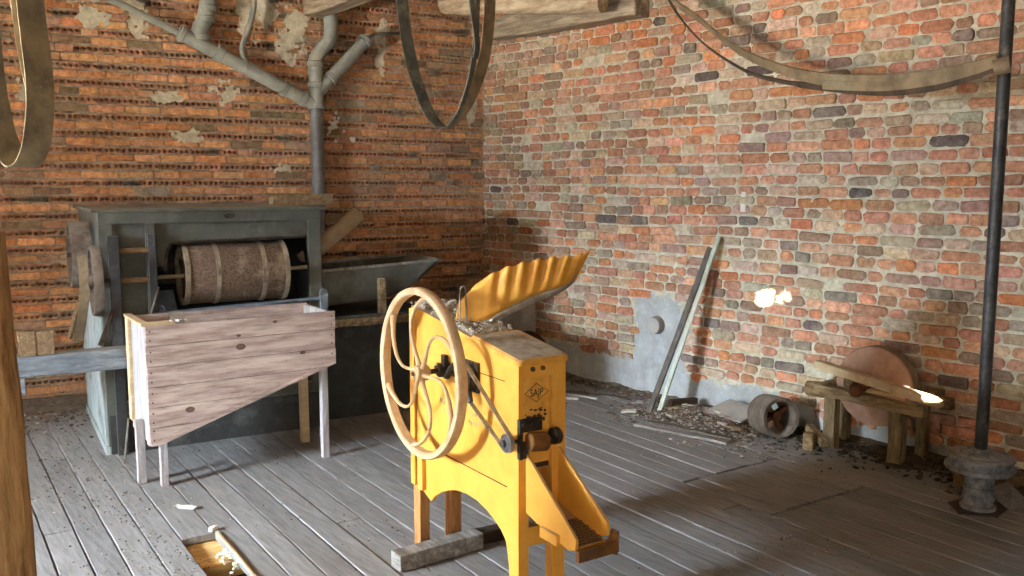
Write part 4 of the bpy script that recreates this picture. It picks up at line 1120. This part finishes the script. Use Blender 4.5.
def stick(a, b, w, h, mt, nm, label, cat='stick', n=4, wob=.004, group=None):
    a = V(a); b = V(b); a.z += h/2; b.z += h/2
    o = M().beam(a, b, w, h, n=n, wob=wob).build(nm, mt, bevel=.002); return tag(o, label, cat, group)
stick((4.40, 4.22, .0), (4.52, 3.52, .004), .075, .016, 'weathered_grey', 'old_board', 'long grey rotten board lying on the floor before the rubble heap, nearest the viewer', 'board', 8, .004)
stick((4.50, 4.20, .0), (4.60, 3.55, .014), .05, .014, 'dark_plank', 'old_board', 'long dark board behind the grey rotten one before the rubble heap', 'board', 8, .004)
stick((4.70, 4.12, .035), (4.78, 3.62, .02), .04, .018, 'old_wood', 'broken_lath', 'brown lath lying on the middle of the rubble heap', 'lath')
stick((4.90, 4.30, .05), (4.86, 3.86, .075), .035, .014, 'mint_plank', 'broken_lath', 'pale whitish lath on top of the rubble heap right of the leaning planks', 'lath')
stick((4.80, 4.27, .05), (5.02, 4.22, .05), .05, .05, 'dark_wood', 'charred_timber', 'dark charred timber stub at the wall behind the leaning planks', 'timber')
stick((4.74, 4.245, .01), (4.80, 4.20, .015), .05, .045, 'raw_wood', 'wood_chunk', 'pale sawn wood chunk at the foot of the leaning planks, right side', 'block', 1)
stick((4.56, 4.52, .0), (4.62, 4.44, .012), .06, .012, 'white_scrap', 'plaster_scrap', 'white plaster scrap on the floor just left of the leaning planks', 'scrap', 2)
stick((4.44, 5.25, .0), (4.56, 4.98, .0), .022, .014, 'white_scrap', 'thin_lath', 'thin pale lath on the floor right beside the yellow mill', 'lath')
stick((4.58, 5.38, .0), (4.70, 4.92, .0), .030, .016, 'grey_board', 'thin_lath', 'thin grey lath behind the pale one at the foot of the right wall', 'lath')
stick((4.72, 5.15, .0), (4.86, 4.75, .0), .05, .016, 'dark_plank', 'thin_lath', 'dark flat lath near the wall under the cement patch', 'lath')
stick((4.60, 5.20, .016), (4.70, 5.02, .02), .03, .014, 'dark_wood', 'thin_lath', 'short dark stick crossing the grey lath at the foot of the right wall', 'lath')
# tilted grey sheet
m = M(); m.add([(4.80, 3.97, .075), (4.86, 3.70, .050), (5.08, 3.66, .105), (5.04, 3.93, .135)], [(0, 1, 2, 3)])
tag(m.build('grey_sheet', 'grey_board', solid=.012), 'tilted grey flat sheet lying on the rubble left of the belt pulley', 'sheet')
m = M(); m.box((5.08, 3.60, .06), (.05, .09, .09), Matrix.Rotation(.6, 3, 'X'), jit=.006)
tag(m.build('brown_brick', 'rust', bevel=.006), 'small rusty brown brick piece between the grey sheet and the belt pulley', 'brick')
# scrap by the shaft foot
m = M(); m.add([(4.70, 1.90, .002), (4.86, 1.86, .004), (4.95, 2.02, .07), (4.78, 2.06, .05), (4.83, 1.95, .06)], [(0, 1, 4), (1, 2, 4), (2, 3, 4), (3, 0, 4)])
tag(m.build('tin_scrap', 'pulley_iron', solid=.003), 'crumpled blue-grey tin scrap beside the foot of the black shaft', 'scrap')
stick((4.86, 2.24, .0), (5.16, 2.02, .0), .09, .07, 'old_wood', 'wall_timber', 'brown timber on the floor behind the black shaft by the wall', 'timber')
# white scrap and paper bits
m = M(); pp = [(0, 0), (.02, .035), (.045, .012), (.13, .0), (.135, .028), (.11, .036), (.10, .046), (.05, .040), (.02, .055)]
m.prism(pp, .004, .012, 'z'); o = m.build('paper_scrap', 'white_scrap', bevel=.002); o.location = (1.355, 4.54, .002); o.rotation_euler = (.03, 0, radians(-42))
tag(o, 'white torn scrap lying on the floorboards behind the floor hole', 'scrap')
# ---- inside the floor hole
FH = M().bb(1.10, 1.62, 3.83, 4.24, -.115, -.040, jit=.003).build('joist_board', 'tan_board', bevel=.006)
tag(FH, 'tan board seen down through the gap of the missing floorboard', 'board')
m = M(); yy = [lin(c) for c in ((200, 174, 110), (150, 118, 70), (96, 72, 44), (120, 92, 52), (70, 52, 34))]
def fhole():
    return random.uniform(1.15, 1.45), random.uniform(3.1, 3.80), -.14+random.uniform(-.04, .03)
m.bb(1.05, 1.65, 2.95, 3.80, -.30, -.17, col=lin((104, 80, 48)))
chips(m, 260, fhole, .015, .06, yy, .5)
chips(m, 22, lambda: (random.uniform(1.36, 1.42), random.uniform(3.70, 3.95), -.045+random.uniform(0, .02)), .01, .03, [lin((236, 228, 206))], .5)
o = m.build('straw_litter', 'debris'); tag(o, 'yellowish straw and crumbs packed in the floor gap', 'litter', kind='stuff')
m = M().beam(frot((1.437, 4.10, .004)), frot((1.433, 3.2, .004)), .010, .012, n=8, wob=.0015)
tag(m.build('split_edge', 'raw_wood'), 'raw pale splintered strip along the right edge of the floor gap', 'splinter')
o = M().box((1.432, 4.135, .012), (.035, .03, .022), Matrix.Rotation(.5, 3, 'Z'), jit=.004).build('splinter_knob', 'white_scrap', bevel=.004)
tag(o, 'small white crumb at the top corner of the floor gap', 'scrap')

# ------------------------------------------------------------------ light: sun through two gaps, daylight through the left window, added fill from behind
w = bpy.data.worlds.new('sky'); S.world = w; w.use_nodes = True
bg = w.node_tree.nodes['Background']; bg.inputs[0].default_value = (.75, .85, 1.0, 1); bg.inputs[1].default_value = 1.0
sun = bpy.data.lights.new('sun', 'SUN'); sun.energy = 600; sun.angle = radians(.4); sun.color = (1, .93, .80)
so = bpy.data.objects.new('sun', sun); COL.objects.link(so); so.rotation_euler = SUN.to_track_quat('-Z', 'Y').to_euler(); so.location = (0, -5, 5)
def area(name, loc, target, sx, sy, power, col):
    l = bpy.data.lights.new(name, 'AREA'); l.shape = 'RECTANGLE'; l.size = sx; l.size_y = sy; l.energy = power; l.color = col
    o = bpy.data.objects.new(name, l); COL.objects.link(o); o.location = loc
    o.rotation_euler = (V(target)-V(loc)).to_track_quat('-Z', 'Y').to_euler(); return o
area('sky_light', (XW-1.7, 4.15, 2.65), (2, 4.1, .8), 1.4, 1.5, 3900, (.70, .85, 1.0))
area('ground_bounce', (XW-1.6, 4.1, .25), (2, 4.0, 2.6), 1.4, 1.1, 5400, (1.0, .90, .76))
area('rear_fill', (-1.6, YB-.7, 1.9), (1.6, 4, 1.4), 2.6, 1.8, 300, (1.0, .93, .82))  # added fill lamp outside the rear opening, lifts the shadows
S.view_settings.view_transform = 'Standard'; S.view_settings.look = 'None'; S.view_settings.gamma = 1
S.view_settings.use_curve_mapping = False; S.view_settings.exposure = 0.10
